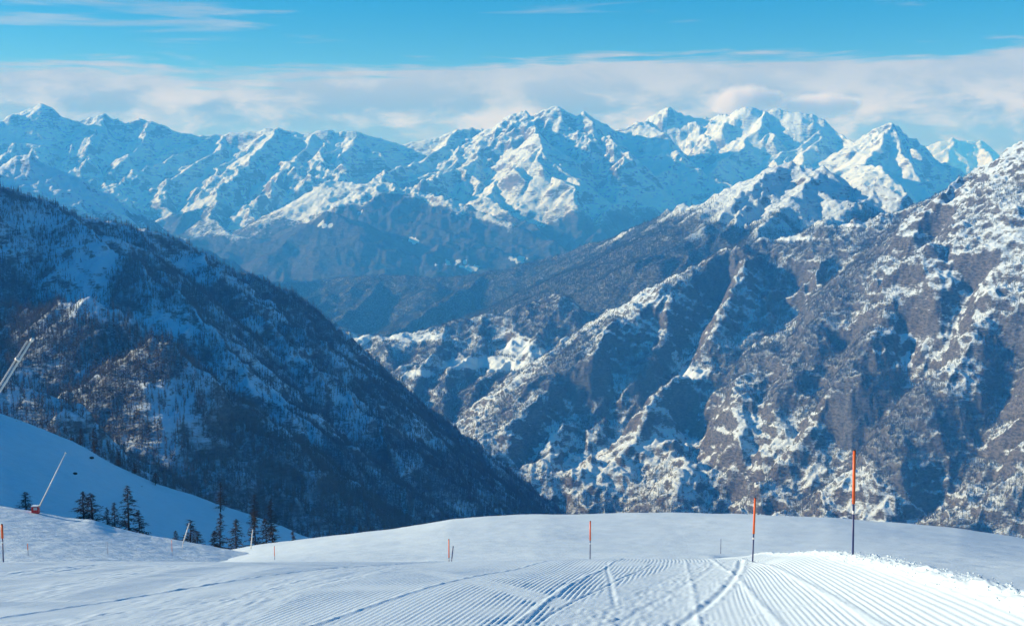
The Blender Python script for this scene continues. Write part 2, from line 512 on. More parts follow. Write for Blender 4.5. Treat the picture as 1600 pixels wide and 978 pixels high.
class Tents:
    def __init__(self):
        self.a, self.b, self.s, self.r = [], [], [], []

    def line(self, pts, s, sr=None):
        """s: fall to the left of the line's direction, sr: to its right"""
        n = len(pts) - 1
        for i in range(n):
            self.a.append(tuple(pts[i])); self.b.append(tuple(pts[i + 1]))
            self.s.append(s); self.r.append(s if sr is None else sr)

    def spurs(self, pts, r, spacing, length, heading, spread, drop, s, sub=2, step=None, wig=0.22, zmin=-1500, both=0.0):
        """side ribs that leave a crest line and run down the flank"""
        pts = [Vector(p) for p in pts]
        acc = r.uniform(0, spacing)
        for i in range(len(pts) - 1):
            a, b = pts[i], pts[i + 1]
            L = (b - a).to_2d().length
            while acc < L:
                p = a.lerp(b, acc / L)
                h = heading(p) if callable(heading) else heading
                h = h + r.gauss(0, spread)
                if both and r.random() < both: h += math.pi
                self.spur(p - Vector((0, 0, r.uniform(0, 0.10) * spacing)), h, length * r.uniform(0.5, 1.25), drop * r.uniform(0.8, 1.2), s, sub, r, step or spacing * 0.5, wig, zmin)
                acc += spacing * r.uniform(0.6, 1.5)
            acc -= L

    def spur(self, p, h, length, drop, s, sub, r, step, wig, zmin):
        cur, pts, gone = p.copy(), [p.copy()], 0.0
        h0 = h
        while gone < length and cur.z > zmin:
            h = h0 + (h - h0) * 0.6 + r.gauss(0, wig)
            dz = drop * r.uniform(0.35, 1.65)
            cur = cur + Vector((math.sin(h) * step, math.cos(h) * step, -dz * step))
            pts.append(cur.copy()); gone += step
            if sub and r.random() < 0.75:
                sd = r.choice((-1, 1))
                self.spur(cur, h + sd * r.uniform(0.6, 1.1), length * r.uniform(0.2, 0.4), drop * 1.25, s * 1.05, sub - 1, r, step * 0.55, wig, zmin)
        self.line(pts, s)

    def height(self, X, Y, floor, block=48):
        A = np.array(self.a, np.float32); B = np.array(self.b, np.float32); s = np.array(self.s, np.float32); sr = np.array(self.r, np.float32)
        D = B - A
        L2 = (D[:, 0] ** 2 + D[:, 1] ** 2) + 1e-3

        def ev(x, y, k):
            px, py = x[:, None] - A[k, 0], y[:, None] - A[k, 1]
            t = np.clip((px * D[k, 0] + py * D[k, 1]) / L2[k], 0, 1)
            dx, dy = px - t * D[k, 0], py - t * D[k, 1]
            dd = np.sqrt(dx * dx + dy * dy)
            side = (D[k, 0] * dy - D[k, 1] * dx) / (dd * np.sqrt(L2[k]) + 1e-3)      # +1 left, -1 right
            return A[k, 2] + t * D[k, 2] - (sr[k] + (s[k] - sr[k]) * (0.5 + 0.5 * side)) * dd
        H = np.empty(X.shape, np.float32)
        allk = np.arange(len(s))
        nr, nc = X.shape
        X = X.astype(np.float32); Y = Y.astype(np.float32)
        for i in range(0, nr, block):
            for j in range(0, nc, block):
                bx, by = X[i:i + block, j:j + block], Y[i:i + block, j:j + block]
                cx, cy_ = bx.mean(), by.mean()
                R = math.sqrt(float(((bx - cx) ** 2 + (by - cy_) ** 2).max()))
                hc = ev(np.array([cx]), np.array([cy_]), allk)[0]
                sm = np.maximum(s, sr)
                k = allk[hc + 1.3 * sm * R + 1.0 >= (hc - 1.3 * sm * R).max()]
                H[i:i + block, j:j + block] = ev(bx.ravel(), by.ravel(), k).max(1).reshape(bx.shape)
        return np.maximum(H, floor)


def visible(X, Y, Z, lift=0.0):
    """for a sheet sampled along sight columns: which vertices are not behind nearer rows"""
    q = (Z + lift - EYE) / Y
    m = np.maximum.accumulate((Z - EYE) / Y, axis=0)
    m = np.vstack([np.full((1, Z.shape[1]), -9.0), m[:-1]])
    return q >= m - 1e-4


def cols(x0, x1, n, left=0, right=0):
    """column directions: dense inside the picture, a few outside"""
    c = np.linspace(px_to_a(x0), px_to_a(x1), n)
    parts = []
    if left: parts.append(np.linspace(px_to_a(left), c[0], 40, endpoint=False))
    parts.append(c)
    if right: parts.append(np.linspace(c[-1], px_to_a(right), 41)[1:])
    return np.concatenate(parts)


def carve(X, Y, H, lines):
    """cut gullies (or raise ribs, negative depth) along lines picked on the visible flank; each: photo points, half width, depth"""
    q = (H - EYE) / Y
    out = np.zeros_like(H)
    for pts, wid, dep in lines:
        g = []
        for (px, py) in pts:
            d = ray(px, py)
            j = int(np.argmin(np.abs(X[0] / Y[0] - d.x)))
            hit = np.nonzero(q[:, j] >= d.z)[0]
            if len(hit): g.append((X[hit[0], j], Y[hit[0], j]))
        if len(g) < 2: continue
        g = np.array(g)
        x0, x1, y0, y1 = g[:, 0].min() - 3 * wid, g[:, 0].max() + 3 * wid, g[:, 1].min() - 3 * wid, g[:, 1].max() + 3 * wid
        m = (X > x0) & (X < x1) & (Y > y0) & (Y < y1)
        xs = X[m] + 0.35 * wid * fbm(X[m], Y[m], wid * 2.5, 3, 700); ys_ = Y[m] + 0.35 * wid * fbm(X[m], Y[m], wid * 2.5, 3, 750)
        best = np.full(len(xs), 1e9); tt = np.zeros(len(xs))
        n = len(g) - 1
        for i in range(n):
            D = g[i + 1] - g[i]
            t = np.clip(((xs - g[i, 0]) * D[0] + (ys_ - g[i, 1]) * D[1]) / (D @ D + 1e-6), 0, 1)
            dd = np.hypot(xs - g[i, 0] - t * D[0], ys_ - g[i, 1] - t * D[1])
            k = dd < best
            best[k] = dd[k]; tt[k] = (i + t[k]) / n
        ends = sstep(tt, -0.02, 0.15) * (1 - 0.5 * sstep(tt, 0.85, 1.02))
        out[m] = out[m] - 1.25 * dep * ends * np.exp(-(best / wid) ** 2)
    return H + out


def sheet(name, T, a, ys, floor, mat, noise, forest=None, warp=(0, 1), seed=0, lines=None):
    Y, A = np.meshgrid(ys, a, indexing='ij')
    X = A * Y
    if warp[0]:
        wx = warp[0] * fbm(X, Y, warp[1], 3, seed + 900)
        wy = warp[0] * fbm(X, Y, warp[1], 3, seed + 950)
    else:
        wx = wy = 0
    H = T.height(X + wx, Y + wy, floor)
    if lines: H = carve(X, Y, H, lines)
    H = H + noise(X, Y, H)
    at = {'forest': forest(X, Y, H) if forest is not None else np.zeros_like(H)}
    o = obj(name, grid_mesh(name, X, Y, H, at))
    o.data.materials.append(mat)
    tag(o, kind='structure')
    return o, (X, Y, H, at['forest'])


DEG = math.radians


def ell(x, y, spots, soft=0.5):
    m = np.zeros_like(x)
    for cx, cy_, rx, ry in spots:
        d = np.sqrt(((x - cx) / rx) ** 2 + ((y - cy_) / ry) ** 2)
        m = np.maximum(m, 1 - sstep(d, 1 - soft, 1 + soft))
    return m



# --- far range
FAR = [(-500, 150, 15000), (-250, 190, 15500), (-60, 215, 15800), (0, 205, 15800), (20, 188, 15800), (40, 172, 15800), (58, 163, 15800), (72, 171, 15850), (90, 184, 15900),
       (115, 191, 16000), (150, 186, 16000), (163, 183, 16000), (185, 191, 16000), (215, 197, 16000), (234, 190, 16000), (255, 199, 16000), (280, 209, 16000),
       (310, 214, 16100), (345, 212, 16100), (380, 208, 16100), (405, 206, 16100), (430, 200, 16000), (450, 205, 16000), (475, 211, 16000), (493, 207, 16000),
       (512, 206, 16000), (521, 210, 16000), (532, 207, 16000), (560, 210, 16000), (590, 217, 16100), (625, 229, 16200), (650, 223, 16200), (663, 219, 16200),
       (690, 216, 16200), (719, 206, 16200), (745, 209, 16200), (763, 208, 16100), (775, 199, 16000), (790, 189, 15900), (808, 181, 15800), (818, 180, 15800),
       (828, 188, 15800), (845, 178, 15700), (860, 169, 15700), (868, 167, 15700), (878, 173, 15700), (892, 179, 15700), (903, 184, 15700), (916, 175, 15700),
       (930, 186, 15700), (948, 197, 15800), (965, 207, 16000)]
FAR2 = [(950, 212, 16000), (985, 199, 16000), (1006, 191, 16000), (1020, 198, 16000)]
FAR3 = [(1006, 196, 17600), (1028, 180, 17600), (1041, 171, 17600), (1058, 177, 17600), (1080, 183, 17500), (1110, 188, 17400), (1135, 182, 17200), (1150, 174, 17000),
        (1168, 167, 16900), (1180, 171, 16900), (1196, 174, 16800), (1215, 172, 16800), (1240, 176, 16700), (1262, 179, 16600), (1280, 190, 16500), (1296, 202, 16400),
        (1315, 214, 16200), (1337, 225, 16000), (1360, 214, 15700), (1378, 203, 15500), (1391, 196, 15400), (1405, 202, 15400), (1425, 217, 15400), (1441, 229, 15400),
        (1465, 256, 15300), (1494, 284, 15200), (1560, 320, 15000), (1700, 340, 15000), (2000, 320, 15000)]
r = random.Random(11)
TF = Tents()
far_l, far2, far3 = poly(FAR), poly(FAR2), poly(FAR3)
for L in (far_l, far2, far3):
    TF.line(L, 0.95)
hand = [
    [(58, 163, 15800), (45, 200, 15500), (25, 225, 15200), (5, 250, 14800), (-20, 290, 14200)],
    [(163, 183, 16000), (168, 205, 15700), (150, 240, 15300), (120, 262, 14900), (100, 290, 14300)],
    [(234, 190, 16000), (228, 215, 15700), (205, 245, 15200), (170, 275, 14800), (185, 310, 14200), (225, 350, 13500), (280, 390, 12900)],
    [(345, 212, 16100), (335, 240, 15600), (290, 265, 15100), (255, 300, 14500), (270, 345, 13700), (320, 385, 13000), (360, 420, 12500)],
    [(430, 200, 16000), (415, 230, 15500), (378, 262, 14900), (345, 300, 14200), (330, 340, 13500), (370, 390, 12800), (410, 425, 12400)],
    [(493, 207, 16000), (470, 240, 15500), (455, 262, 15000), (430, 290, 14400), (395, 330, 13700), (400, 380, 13000)],
    [(560, 210, 16000), (545, 235, 15600), (520, 262, 15000), (545, 278, 14400), (500, 300, 13900), (465, 345, 13100), (440, 400, 12400), (430, 440, 12000)],
    [(719, 206, 16200), (690, 232, 15700), (650, 255, 15200), (610, 272, 14700), (585, 290, 14200)],
    [(790, 189, 15900), (770, 225, 15400), (735, 255, 14900), (690, 275, 14400), (650, 300, 13800)],
    [(868, 167, 15700), (850, 205, 15300), (820, 245, 14800), (780, 285, 14200), (760, 310, 13700), (800, 335, 13200), (840, 360, 12700)],
    [(916, 175, 15700), (930, 205, 15300), (915, 245, 14800), (885, 280, 14300), (890, 320, 13700), (905, 355, 13100), (900, 390, 12600)],
    [(1006, 191, 16000), (1040, 215, 15600), (1058, 240, 15200), (1050, 265, 14800), (1010, 283, 14400), (975, 300, 13900), (945, 340, 13300), (925, 380, 12700)],
    [(1058, 240, 15200), (1075, 262, 14900), (1130, 290, 14500), (1190, 320, 14000)],
    [(1135, 182, 17200), (1120, 215, 16600), (1095, 240, 16100), (1065, 262, 15600)],
    [(1196, 174, 16800), (1180, 205, 16300), (1150, 240, 15800), (1110, 262, 15300)],
    [(1296, 202, 16400), (1270, 235, 15800), (1240, 270, 15000), (1220, 310, 14300)],
    [(1391, 196, 15400), (1375, 230, 14900), (1345, 262, 14400), (1380, 262, 13900), (1400, 290, 13400), (1430, 320, 13000)],
    [(1391, 196, 15400), (1410, 225, 15000), (1425, 260, 14500), (1450, 300, 14000)],
]
for L in hand:
    TF.line(poly(L), 1.05, 0.55)
TF.spurs(far3, r, 1100, 1500, lambda p: DEG(180 + 24), 0.3, 0.45, 0.95, sub=1, step=240)
for L in (far_l, far2):
    TF.spurs(L, r, 520, 2400, lambda p: DEG(180 + 24), 0.35, 0.42, 0.95, sub=2, step=230)
for L in hand:
    TF.spurs(poly(L), r, 480, 800, lambda p: DEG(180 + r.choice((-60, 65))), 0.3, 0.55, 1.0, sub=1, step=150)
# wooded foothills in front of the range
foot = [
    [(520, 285, 13300), (600, 292, 13000), (666, 310, 12700), (734, 327, 12400), (801, 354, 12000), (882, 389, 11500), (960, 425, 11200)],
    [(440, 360, 12000), (480, 345, 11900), (520, 331, 11900), (560, 355, 11600), (620, 388, 11300), (690, 428, 11000)],
    [(330, 360, 12200), (385, 370, 12000), (430, 380, 11800), (470, 408, 11400), (500, 440, 11000)],
    [(640, 345, 12300), (700, 365, 11900), (760, 385, 11500), (810, 410, 11200)],
]
for L in foot:
    q = poly(L)
    TF.line(q, 0.5)
    TF.spurs(q, r, 420, 900, lambda p: DEG(180 + r.choice((-30, 40))), 0.4, 0.35, 0.6, sub=1, step=150)

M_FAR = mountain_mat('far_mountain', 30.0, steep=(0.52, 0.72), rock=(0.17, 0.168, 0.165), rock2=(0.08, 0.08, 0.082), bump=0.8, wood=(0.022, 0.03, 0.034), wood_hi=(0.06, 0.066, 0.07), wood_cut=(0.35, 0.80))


def far_noise(X, Y, H):
    hi = sstep(H, -700, 100) * (1 - 0.5 * sstep(X / Y, 0.13, 0.19))
    return (38 * fbm(X, Y, 400, 4, 100, 0.56, True) - 12 + 22 * fbm(X, Y, 120, 3, 120, 0.6)) * (0.5 + 0.9 * sstep(fbm(X, Y, 1500, 3, 135), -0.35, 0.5)) * (0.6 + 0.4 * hi)


def far_forest(X, Y, H):
    n = fbm(X, Y, 700, 5, 140, 0.6)
    x, y = to_px(X, Y, H)
    hi = 0.9 * (1 - sstep(H + 300 * n, -480, -60))
    top = np.interp(x, [0, 300, 380, 450, 520, 600, 666, 734, 801, 882, 960], [420, 390, 372, 345, 322, 296, 312, 330, 356, 390, 420])
    low = sstep(y + 14 * n, top - 4, top + 16)
    n2 = fbm(X, Y, 260, 4, 145, 0.6)
    clear = ell(x + 22 * n2, y + 5 * n2, [(700, 411, 28, 2.2), (640, 374, 10, 2.5), (470, 343, 9, 2.5), (512, 352, 13, 3), (568, 331, 9, 2), (820, 406, 12, 2.5), (730, 416, 14, 1.6)], 0.5)
    rock = ell(x, y, [(490, 395, 38, 28), (440, 415, 30, 22), (560, 405, 25, 14)], 0.6)
    return np.clip(np.maximum(hi, low) * (1 - clear) * (1 - 0.12 * rock), 0, 1) - clear


far_y = np.concatenate([np.linspace(10300, 12500, 60, endpoint=False), np.linspace(12500, 16300, 240, endpoint=False), np.linspace(16300, 17900, 36)])
far_range, FG = sheet('far_mountains', TF, cols(-20, 1560, 860, -500, 2000), far_y, -1380.0, M_FAR, far_noise, far_forest, (70, 500), 1)

# --- the hazy summit behind everything, right
TG = Tents()
gl = poly([(1380, 262, 25000), (1430, 240, 25000), (1455, 226, 25000), (1470, 220, 25000), (1490, 219, 25000), (1515, 222, 25000), (1535, 222, 25000), (1548, 236, 25000),
           (1565, 252, 25000), (1620, 275, 25000)])
TG.line(gl, 0.8)
TG.spurs(gl, r, 500, 2200, DEG(200), 0.4, 0.4, 0.85, sub=1, step=250)
hazy, _ = sheet('hazy_summit', TG, np.linspace(px_to_a(1370), px_to_a(1640), 130), np.linspace(21500, 25800, 110), -1380.0, M_FAR, far_noise, None, (60, 500), 3)

# --- ridge on the left in front of the far range
TL = Tents()
ll = poly([(-700, 120, 8000), (-300, 190, 8600), (-60, 246, 9000), (0, 254, 9000), (25, 247, 9000), (48, 244, 9000), (70, 252, 9000), (95, 264, 9050), (120, 279, 9100), (150, 296, 9150), (190, 318, 9250),
           (230, 343, 9350), (270, 370, 9450), (310, 390, 9550), (350, 405, 9600), (420, 440, 9700), (520, 490, 9800)])
TL.line(ll, 0.72)
TL.spurs(ll, r, 300, 1500, DEG(180 - 35), 0.3, 0.5, 0.85, sub=2, step=140)
M_MID = mountain_mat('mid_mountain', 16.0, steep=(0.50, 0.70), bump=0.8)


def mid_noise(X, Y, H):
    return 20 * fbm(X, Y, 240, 3, 200, 0.55, True) - 7 + 13 * fbm(X, Y, 75, 3, 220, 0.6)


def left_ridge_forest(X, Y, H):
    return 0.75 * (1 - sstep(H + 160 * fbm(X, Y, 300, 4, 230), -330, -60))


ridge_l, _ = sheet('left_ridge', TL, cols(-20, 470, 240, -700), np.linspace(7700, 10000, 150), -1380.0, M_MID, mid_noise, left_ridge_forest, (30, 250), 4)

# --- ridge behind the right mountain running down to the wooded hill in the valley
TD2 = Tents()
d2 = poly([(880, 396, 8300), (940, 376, 8100), (1000, 353, 7900), (1040, 334, 7700), (1062, 325, 7600), (1110, 318, 7300), (1150, 305, 7100), (1185, 286, 6900), (1205, 268, 6800),
           (1217, 261, 6800), (1235, 259, 6800), (1258, 263, 6750), (1284, 265, 6700), (1300, 281, 6650), (1330, 301, 6600), (1365, 296, 6500), (1398, 300, 6400), (1420, 318, 6350),
           (1500, 330, 6300), (1700, 280, 6200)])
hill = poly([(380, 452, 8500), (450, 441, 8500), (520, 436, 8500), (600, 431, 8400), (700, 433, 8300), (760, 428, 8300), (830, 410, 8300), (880, 396, 8300)])
TD2.line(d2, 0.72)
TD2.line(hill, 0.42)
for L in ([(1217, 261, 6800), (1170, 300, 6500), (1120, 345, 6250), (1060, 380, 6100), (1000, 410, 6000)],
          [(1284, 265, 6700), (1250, 300, 6400), (1210, 340, 6150), (1180, 375, 5900)],
          [(1365, 296, 6500), (1330, 325, 6200), (1290, 350, 6000)],
          [(1062, 325, 7600), (1020, 380, 7200), (960, 420, 6900), (880, 450, 6700), (800, 480, 6500), (720, 520, 6300)],
          [(760, 428, 8300), (720, 455, 7900), (660, 490, 7400), (600, 530, 6900)],
          [(600, 431, 8400), (570, 470, 7900), (520, 510, 7400)]):
    q = poly(L)
    TD2.line(q, 0.75, 0.45)
    TD2.spurs(q, r, 260, 520, lambda p: DEG(180 + r.choice((-50, 60))), 0.3, 0.5, 0.75, sub=1, step=110)
TD2.spurs(d2, r, 210, 900, DEG(180 + 28), 0.3, 0.45, 0.8, sub=2, step=110)
TD2.spurs(hill, r, 420, 900, DEG(180 + 10), 0.35, 0.25, 0.45, sub=1, step=150)
M_HILL = mountain_mat('valley_hill', 13.0, steep=(0.46, 0.70), wood=(0.026, 0.036, 0.034), wood_hi=(0.085, 0.098, 0.098), bump=2.0, wood_cut=(0.38, 0.95))


def d2_forest(X, Y, H):
    x, y = to_px(X, Y, H)
    n = fbm(X, Y, 240, 5, 260, 0.6)
    top = np.interp(x, [400, 850, 930, 1000, 1060, 1110, 1150, 1200, 1300, 1400, 1500], [400, 375, 360, 348, 342, 350, 368, 372, 358, 345, 345])
    return 0.9 * sstep(y + 40 * n, top - 45, top + 22)


d2_y = np.concatenate([np.linspace(5450, 8500, 300, endpoint=False), np.linspace(8500, 9000, 20)])
hill_o, HG = sheet('valley_hills', TD2, cols(420, 1480, 560), d2_y, -1380.0, M_HILL, lambda X, Y, H: mid_noise(X, Y, H) * (0.45 + 0.55 * sstep(H, -350, -50)), d2_forest, (25, 220), 6)

# --- terrace with snowy meadows in the valley
TE = Tents()
e2 = poly([(470, 520, 5500), (520, 522, 5450), (555, 524, 5400), (600, 530, 5300), (630, 521, 5300), (664, 519, 5300), (700, 506, 5300), (750, 496, 5300), (800, 486, 5300), (840, 474, 5300),
           (868, 464, 5300), (880, 465, 5250), (893, 478, 5200), (960, 520, 5150)])
TE.line(e2, 0.62)
for L in ([(700, 506, 5300), (690, 540, 5100), (660, 575, 4900), (640, 620, 4700), (650, 680, 4450)],
          [(750, 496, 5300), (752, 530, 5120), (735, 560, 5000), (700, 585, 4850), (690, 640, 4600), (715, 700, 4350)],
          [(800, 486, 5300), (812, 520, 5150), (850, 545, 5050), (790, 570, 4900), (745, 600, 4750), (735, 660, 4500), (745, 720, 4300)],
          [(880, 465, 5250), (890, 500, 5150), (860, 545, 4980), (830, 590, 4800), (790, 640, 4550)],
          [(600, 530, 5300), (610, 560, 5100), (620, 600, 4900), (650, 640, 4700)]):
    q = poly(L)
    TE.line(q, 0.95, 0.55)
    TE.spurs(q, r, 190, 260, lambda p: DEG(180 + r.choice((-60, 60))), 0.3, 0.6, 0.95, sub=1, step=60)
TE.spurs(e2, r, 200, 420, DEG(180), 0.4, 0.6, 0.95, sub=1, step=70)
M_NEARM = mountain_mat('near_mountain', 6.0, steep=(0.56, 0.78), rock=(0.135, 0.144, 0.16), rock2=(0.045, 0.049, 0.056), bump=1.2, wood=(0.048, 0.060, 0.080), wood_hi=(0.115, 0.138, 0.178), wood_cut=(0.55, 1.25))

E_MEADOWS = [(560, 528, 22, 7), (640, 526, 50, 7), (770, 570, 90, 9), (805, 540, 22, 14), (845, 553, 28, 8), (655, 585, 25, 6)]


def e_forest(X, Y, H):
    x, y = to_px(X, Y, H)
    n = fbm(X, Y, 130, 4, 300, 0.6)
    f = 0.80 + 0.5 * n
    f = f + 0.2 * sstep(y, 575, 610) * sstep(x, 660, 720) + 0.4 * ell(x, y, [(860, 510, 45, 35)])
    m = ell(x + 14 * n, y + 4 * n, E_MEADOWS, 0.35)
    return np.clip(f, 0, 1) * (1 - m) - m


def near_noise(X, Y, H):
    # tilted rock beds give ledges on the flanks
    bed = perlin((H * 1.0 + 0.35 * X + 0.15 * Y) / 26.0, (Y - 0.5 * X) / 160.0, 320)
    return 14 * fbm(X, Y, 130, 4, 330, 0.55, True) - 5 + 4.5 * fbm(X, Y, 45, 3, 340, 0.55) + 7 * bed


terrace, EG = sheet('valley_terrace', TE, cols(500, 960, 270), np.linspace(4150, 5500, 190), -1380.0, M_NEARM, near_noise, e_forest, (14, 90), 7)

# --- big mountain on the right
TD = Tents()
d1 = poly([(2300, 60, 3600), (1900, 110, 4000), (1700, 165, 4200), (1640, 196, 4300), (1600, 222, 4400), (1585, 233, 4430), (1565, 243, 4470), (1540, 262, 4520), (1515, 278, 4560), (1500, 285, 4600), (1485, 299, 4650),
           (1460, 310, 4700), (1430, 325, 4800), (1400, 332, 4820), (1350, 346, 4850), (1300, 353, 4900), (1250, 368, 4950), (1215, 378, 5000), (1180, 377, 5020), (1145, 384, 5020)])
TD.line(d1, 0.80)
D_SPURS = [
    [(1145, 384, 5020), (1100, 411, 4920), (1060, 437, 4850), (1000, 478, 4700), (950, 515, 4600), (900, 556, 4500), (860, 597, 4400), (830, 632, 4300), (795, 660, 4220), (765, 692, 4150), (760, 740, 4000)],
    [(1060, 437, 4850), (1040, 490, 4650), (990, 545, 4500), (950, 590, 4380), (905, 640, 4250), (870, 690, 4120), (850, 740, 4000), (840, 790, 3900)],
    [(1165, 390, 4950), (1165, 420, 4850), (1140, 470, 4680), (1118, 520, 4530), (1085, 578, 4380), (1045, 618, 4260), (1005, 660, 4160), (960, 703, 4070), (915, 745, 3990), (870, 800, 3900)],
    [(1085, 578, 4380), (1095, 620, 4230), (1060, 680, 4080), (1020, 740, 3940), (990, 800, 3830)],
    [(1118, 610, 4250), (1150, 655, 4120), (1135, 720, 3970), (1085, 800, 3820)],
    [(1500, 330, 4530), (1488, 385, 4430), (1441, 418, 4350), (1391, 448, 4290), (1341, 490, 4200), (1299, 540, 4090), (1265, 590, 3990), (1223, 640, 3890), (1190, 682, 3800), (1150, 735, 3710), (1115, 800, 3620)],
    [(1441, 440, 4280), (1430, 480, 4150), (1370, 531, 4040), (1330, 585, 3930), (1290, 650, 3820), (1250, 700, 3720), (1200, 760, 3620), (1180, 810, 3560)],
    [(1585, 370, 4150), (1559, 427, 4050), (1534, 490, 3950), (1492, 565, 3800), (1433, 628, 3700), (1374, 664, 3610), (1320, 720, 3490), (1270, 775, 3390), (1240, 820, 3320)],
    [(1640, 480, 3720), (1600, 550, 3600), (1565, 640, 3470), (1500, 700, 3350), (1430, 760, 3240), (1380, 815, 3160)],
    [(1760, 600, 3300), (1650, 690, 3160), (1560, 770, 3030), (1500, 830, 2950)],
    [(1600, 222, 4400), (1575, 290, 4330), (1540, 350, 4280), (1500, 400, 4240)],
]
for i, L in enumerate(D_SPURS):
    q = poly(L)
    TD.line(q, 0.70 if i < 5 else 1.10, 0.56 if i < 5 else 0.72)
    TD.spurs(q, r, 170, 260, lambda p: DEG(180 + r.choice((-70, 55))), 0.35, 0.66, 1.1, sub=1, step=70, wig=0.35)
TD.spurs(d1, r, 200, 420, DEG(180 + 30), 0.3, 0.6, 0.95, sub=2, step=75)

D_OPEN = [(1083, 583, 26, 9), (1240, 373, 48, 6), (1310, 352, 60, 5), (1590, 250, 60, 45), (1500, 330, 70, 40), (1560, 330, 60, 45), (1080, 640, 60, 28), (1000, 690, 75, 35), (930, 740, 55, 40),
          (1165, 460, 22, 55), (1060, 700, 60, 60), (1150, 700, 40, 60), (1330, 500, 55, 26), (1420, 430, 50, 18), (1400, 540, 40, 30), (1500, 560, 35, 50), (1540, 480, 24, 50), (860, 660, 50, 50),
          (1480, 470, 30, 40), (1300, 745, 60, 35), (950, 520, 25, 12), (1240, 700, 50, 40), (1080, 490, 30, 40)]
D_DENSE = [(1250, 470, 90, 90), (1200, 570, 80, 60), (1330, 400, 90, 35), (1120, 440, 26, 20), (1420, 720, 60, 60), (1530, 700, 70, 70), (980, 600, 60, 60), (1310, 620, 40, 50), (1370, 600, 40, 30), (900, 590, 30, 30)]


def d_forest(X, Y, H):
    x, y = to_px(X, Y, H)
    n = fbm(X, Y, 300, 5, 360, 0.55)
    f = 0.55 + 0.85 * n + 0.45 * ell(x, y, D_DENSE, 0.6) - 0.52 * ell(x + 12 * n, y + 8 * n, D_OPEN, 0.5)
    f = f - 0.8 * sstep(H + 70 * n, 20, 140)
    m = ell(x + 6 * n, y + 2 * n, [(1083, 583, 25, 8), (1235, 374, 44, 4), (1310, 352, 50, 3)], 0.4)
    return np.clip(f, 0, 1) * (1 - m) - m


D_GULLY = [
    ([(1141, 392), (1120, 440), (1095, 480), (1055, 540), (1020, 590), (960, 650), (920, 700)], 70, 85),
    ([(1364, 416), (1330, 480), (1290, 545), (1255, 605), (1223, 650), (1169, 715), (1136, 758), (1125, 800)], 85, 100),
    ([(1054, 617), (1085, 655), (1112, 700), (1118, 750), (1105, 795)], 60, 75),
    ([(1450, 455), (1425, 510), (1400, 585), (1353, 635), (1310, 693), (1256, 758)], 75, 90),
    ([(1600, 480), (1572, 560), (1550, 620), (1500, 693), (1430, 770)], 75, 90),
    ([(1040, 470), (1000, 520), (946, 584), (907, 650), (880, 704)], 60, 70),
    ([(1195, 560), (1190, 625), (1165, 680), (1140, 730)], 50, 55),
    ([(1540, 395), (1500, 450), (1470, 520), (1440, 570)], 60, 70),
    ([(1470, 330), (1455, 365), (1420, 390), (1380, 430)], 50, 50),
    ([(930, 560), (880, 620), (835, 680), (810, 720)], 50, 55),
    ([(1000, 660), (950, 710), (905, 770)], 40, 40),
    ([(1330, 600), (1270, 680), (1215, 750), (1190, 790)], 55, 55),
    ([(1250, 400), (1235, 450), (1235, 520), (1215, 580)], 60, 40),
    ([(1600, 640), (1540, 720), (1480, 780)], 60, 60),
    ([(1165, 400), (1158, 440), (1135, 500), (1112, 540)], 45, -45),
    ([(1075, 590), (1030, 635), (975, 690), (930, 735), (895, 780)], 50, -45),
    ([(1480, 395), (1400, 445), (1335, 500)], 45, -35),
]
d_y = np.concatenate([np.linspace(2200, 2900, 20, endpoint=False), np.linspace(2900, 3500, 140, endpoint=False), np.linspace(3500, 4950, 290, endpoint=False), np.linspace(4950, 5350, 40)])
mount_r, DG = sheet('right_mountain', TD, cols(700, 1620, 570, 450, 2300), d_y, -1380.0, M_NEARM, near_noise, d_forest, (20, 110), 8, D_GULLY)

# --- wooded mountain on the left
TC = Tents()
c1 = poly([(-1400, 60, 1700), (-800, 130, 2050), (-400, 205, 2320), (-150, 262, 2500), (0, 293, 2600), (40, 304, 2630), (85, 319, 2650), (110, 331, 2670), (140, 344, 2690), (190, 351, 2720),
           (220, 359, 2740), (260, 371, 2760), (300, 386, 2780), (340, 406, 2800), (380, 426, 2820), (420, 444, 2830), (460, 463, 2840), (500, 488, 2860), (540, 521, 2880), (580, 557, 2900),
           (620, 593, 2920), (660, 628, 2940), (700, 660, 2960), (740, 690, 3000), (780, 721, 3050), (820, 752, 3100), (855, 777, 3120), (880, 798, 3150), (910, 835, 3190), (960, 930, 3230)])
TC.line(c1[:16], 1.5, 0.74)
TC.line(c1[15:], 2.2, 0.80)
for L, s_ in (([(-200, 430, 2000), (-60, 462, 1880), (0, 478, 1800), (60, 490, 1740), (100, 474, 1700), (128, 468, 1690), (165, 474, 1680), (205, 497, 1660), (235, 530, 1640), (262, 575, 1620), (300, 650, 1590), (340, 740, 1560)], 0.62),
              ([(130, 590, 1560), (185, 562, 1540), (230, 538, 1530), (262, 530, 1525), (292, 553, 1510), (320, 600, 1500), (360, 670, 1490), (410, 760, 1480)], 0.7),
              ([(-200, 560, 1300), (0, 600, 1280), (80, 620, 1270), (150, 660, 1260), (210, 720, 1250), (270, 800, 1240)], 0.6),
              ([(300, 386, 2780), (340, 430, 2640), (400, 480, 2560), (460, 550, 2460), (520, 620, 2400), (580, 690, 2350), (640, 760, 2330), (690, 820, 2330)], 0.66),
              ([(85, 319, 2650), (150, 370, 2500), (230, 420, 2400), (300, 480, 2300), (360, 550, 2200), (420, 630, 2120), (470, 720, 2060), (510, 800, 2020)], 0.64)):
    q = poly(L)
    TC.line(q, 1.3, s_)
    TC.spurs(q, r, 75, 170, lambda p: DEG(180 + r.choice((-65, 50))), 0.35, 0.55, 0.85, sub=1, step=40)
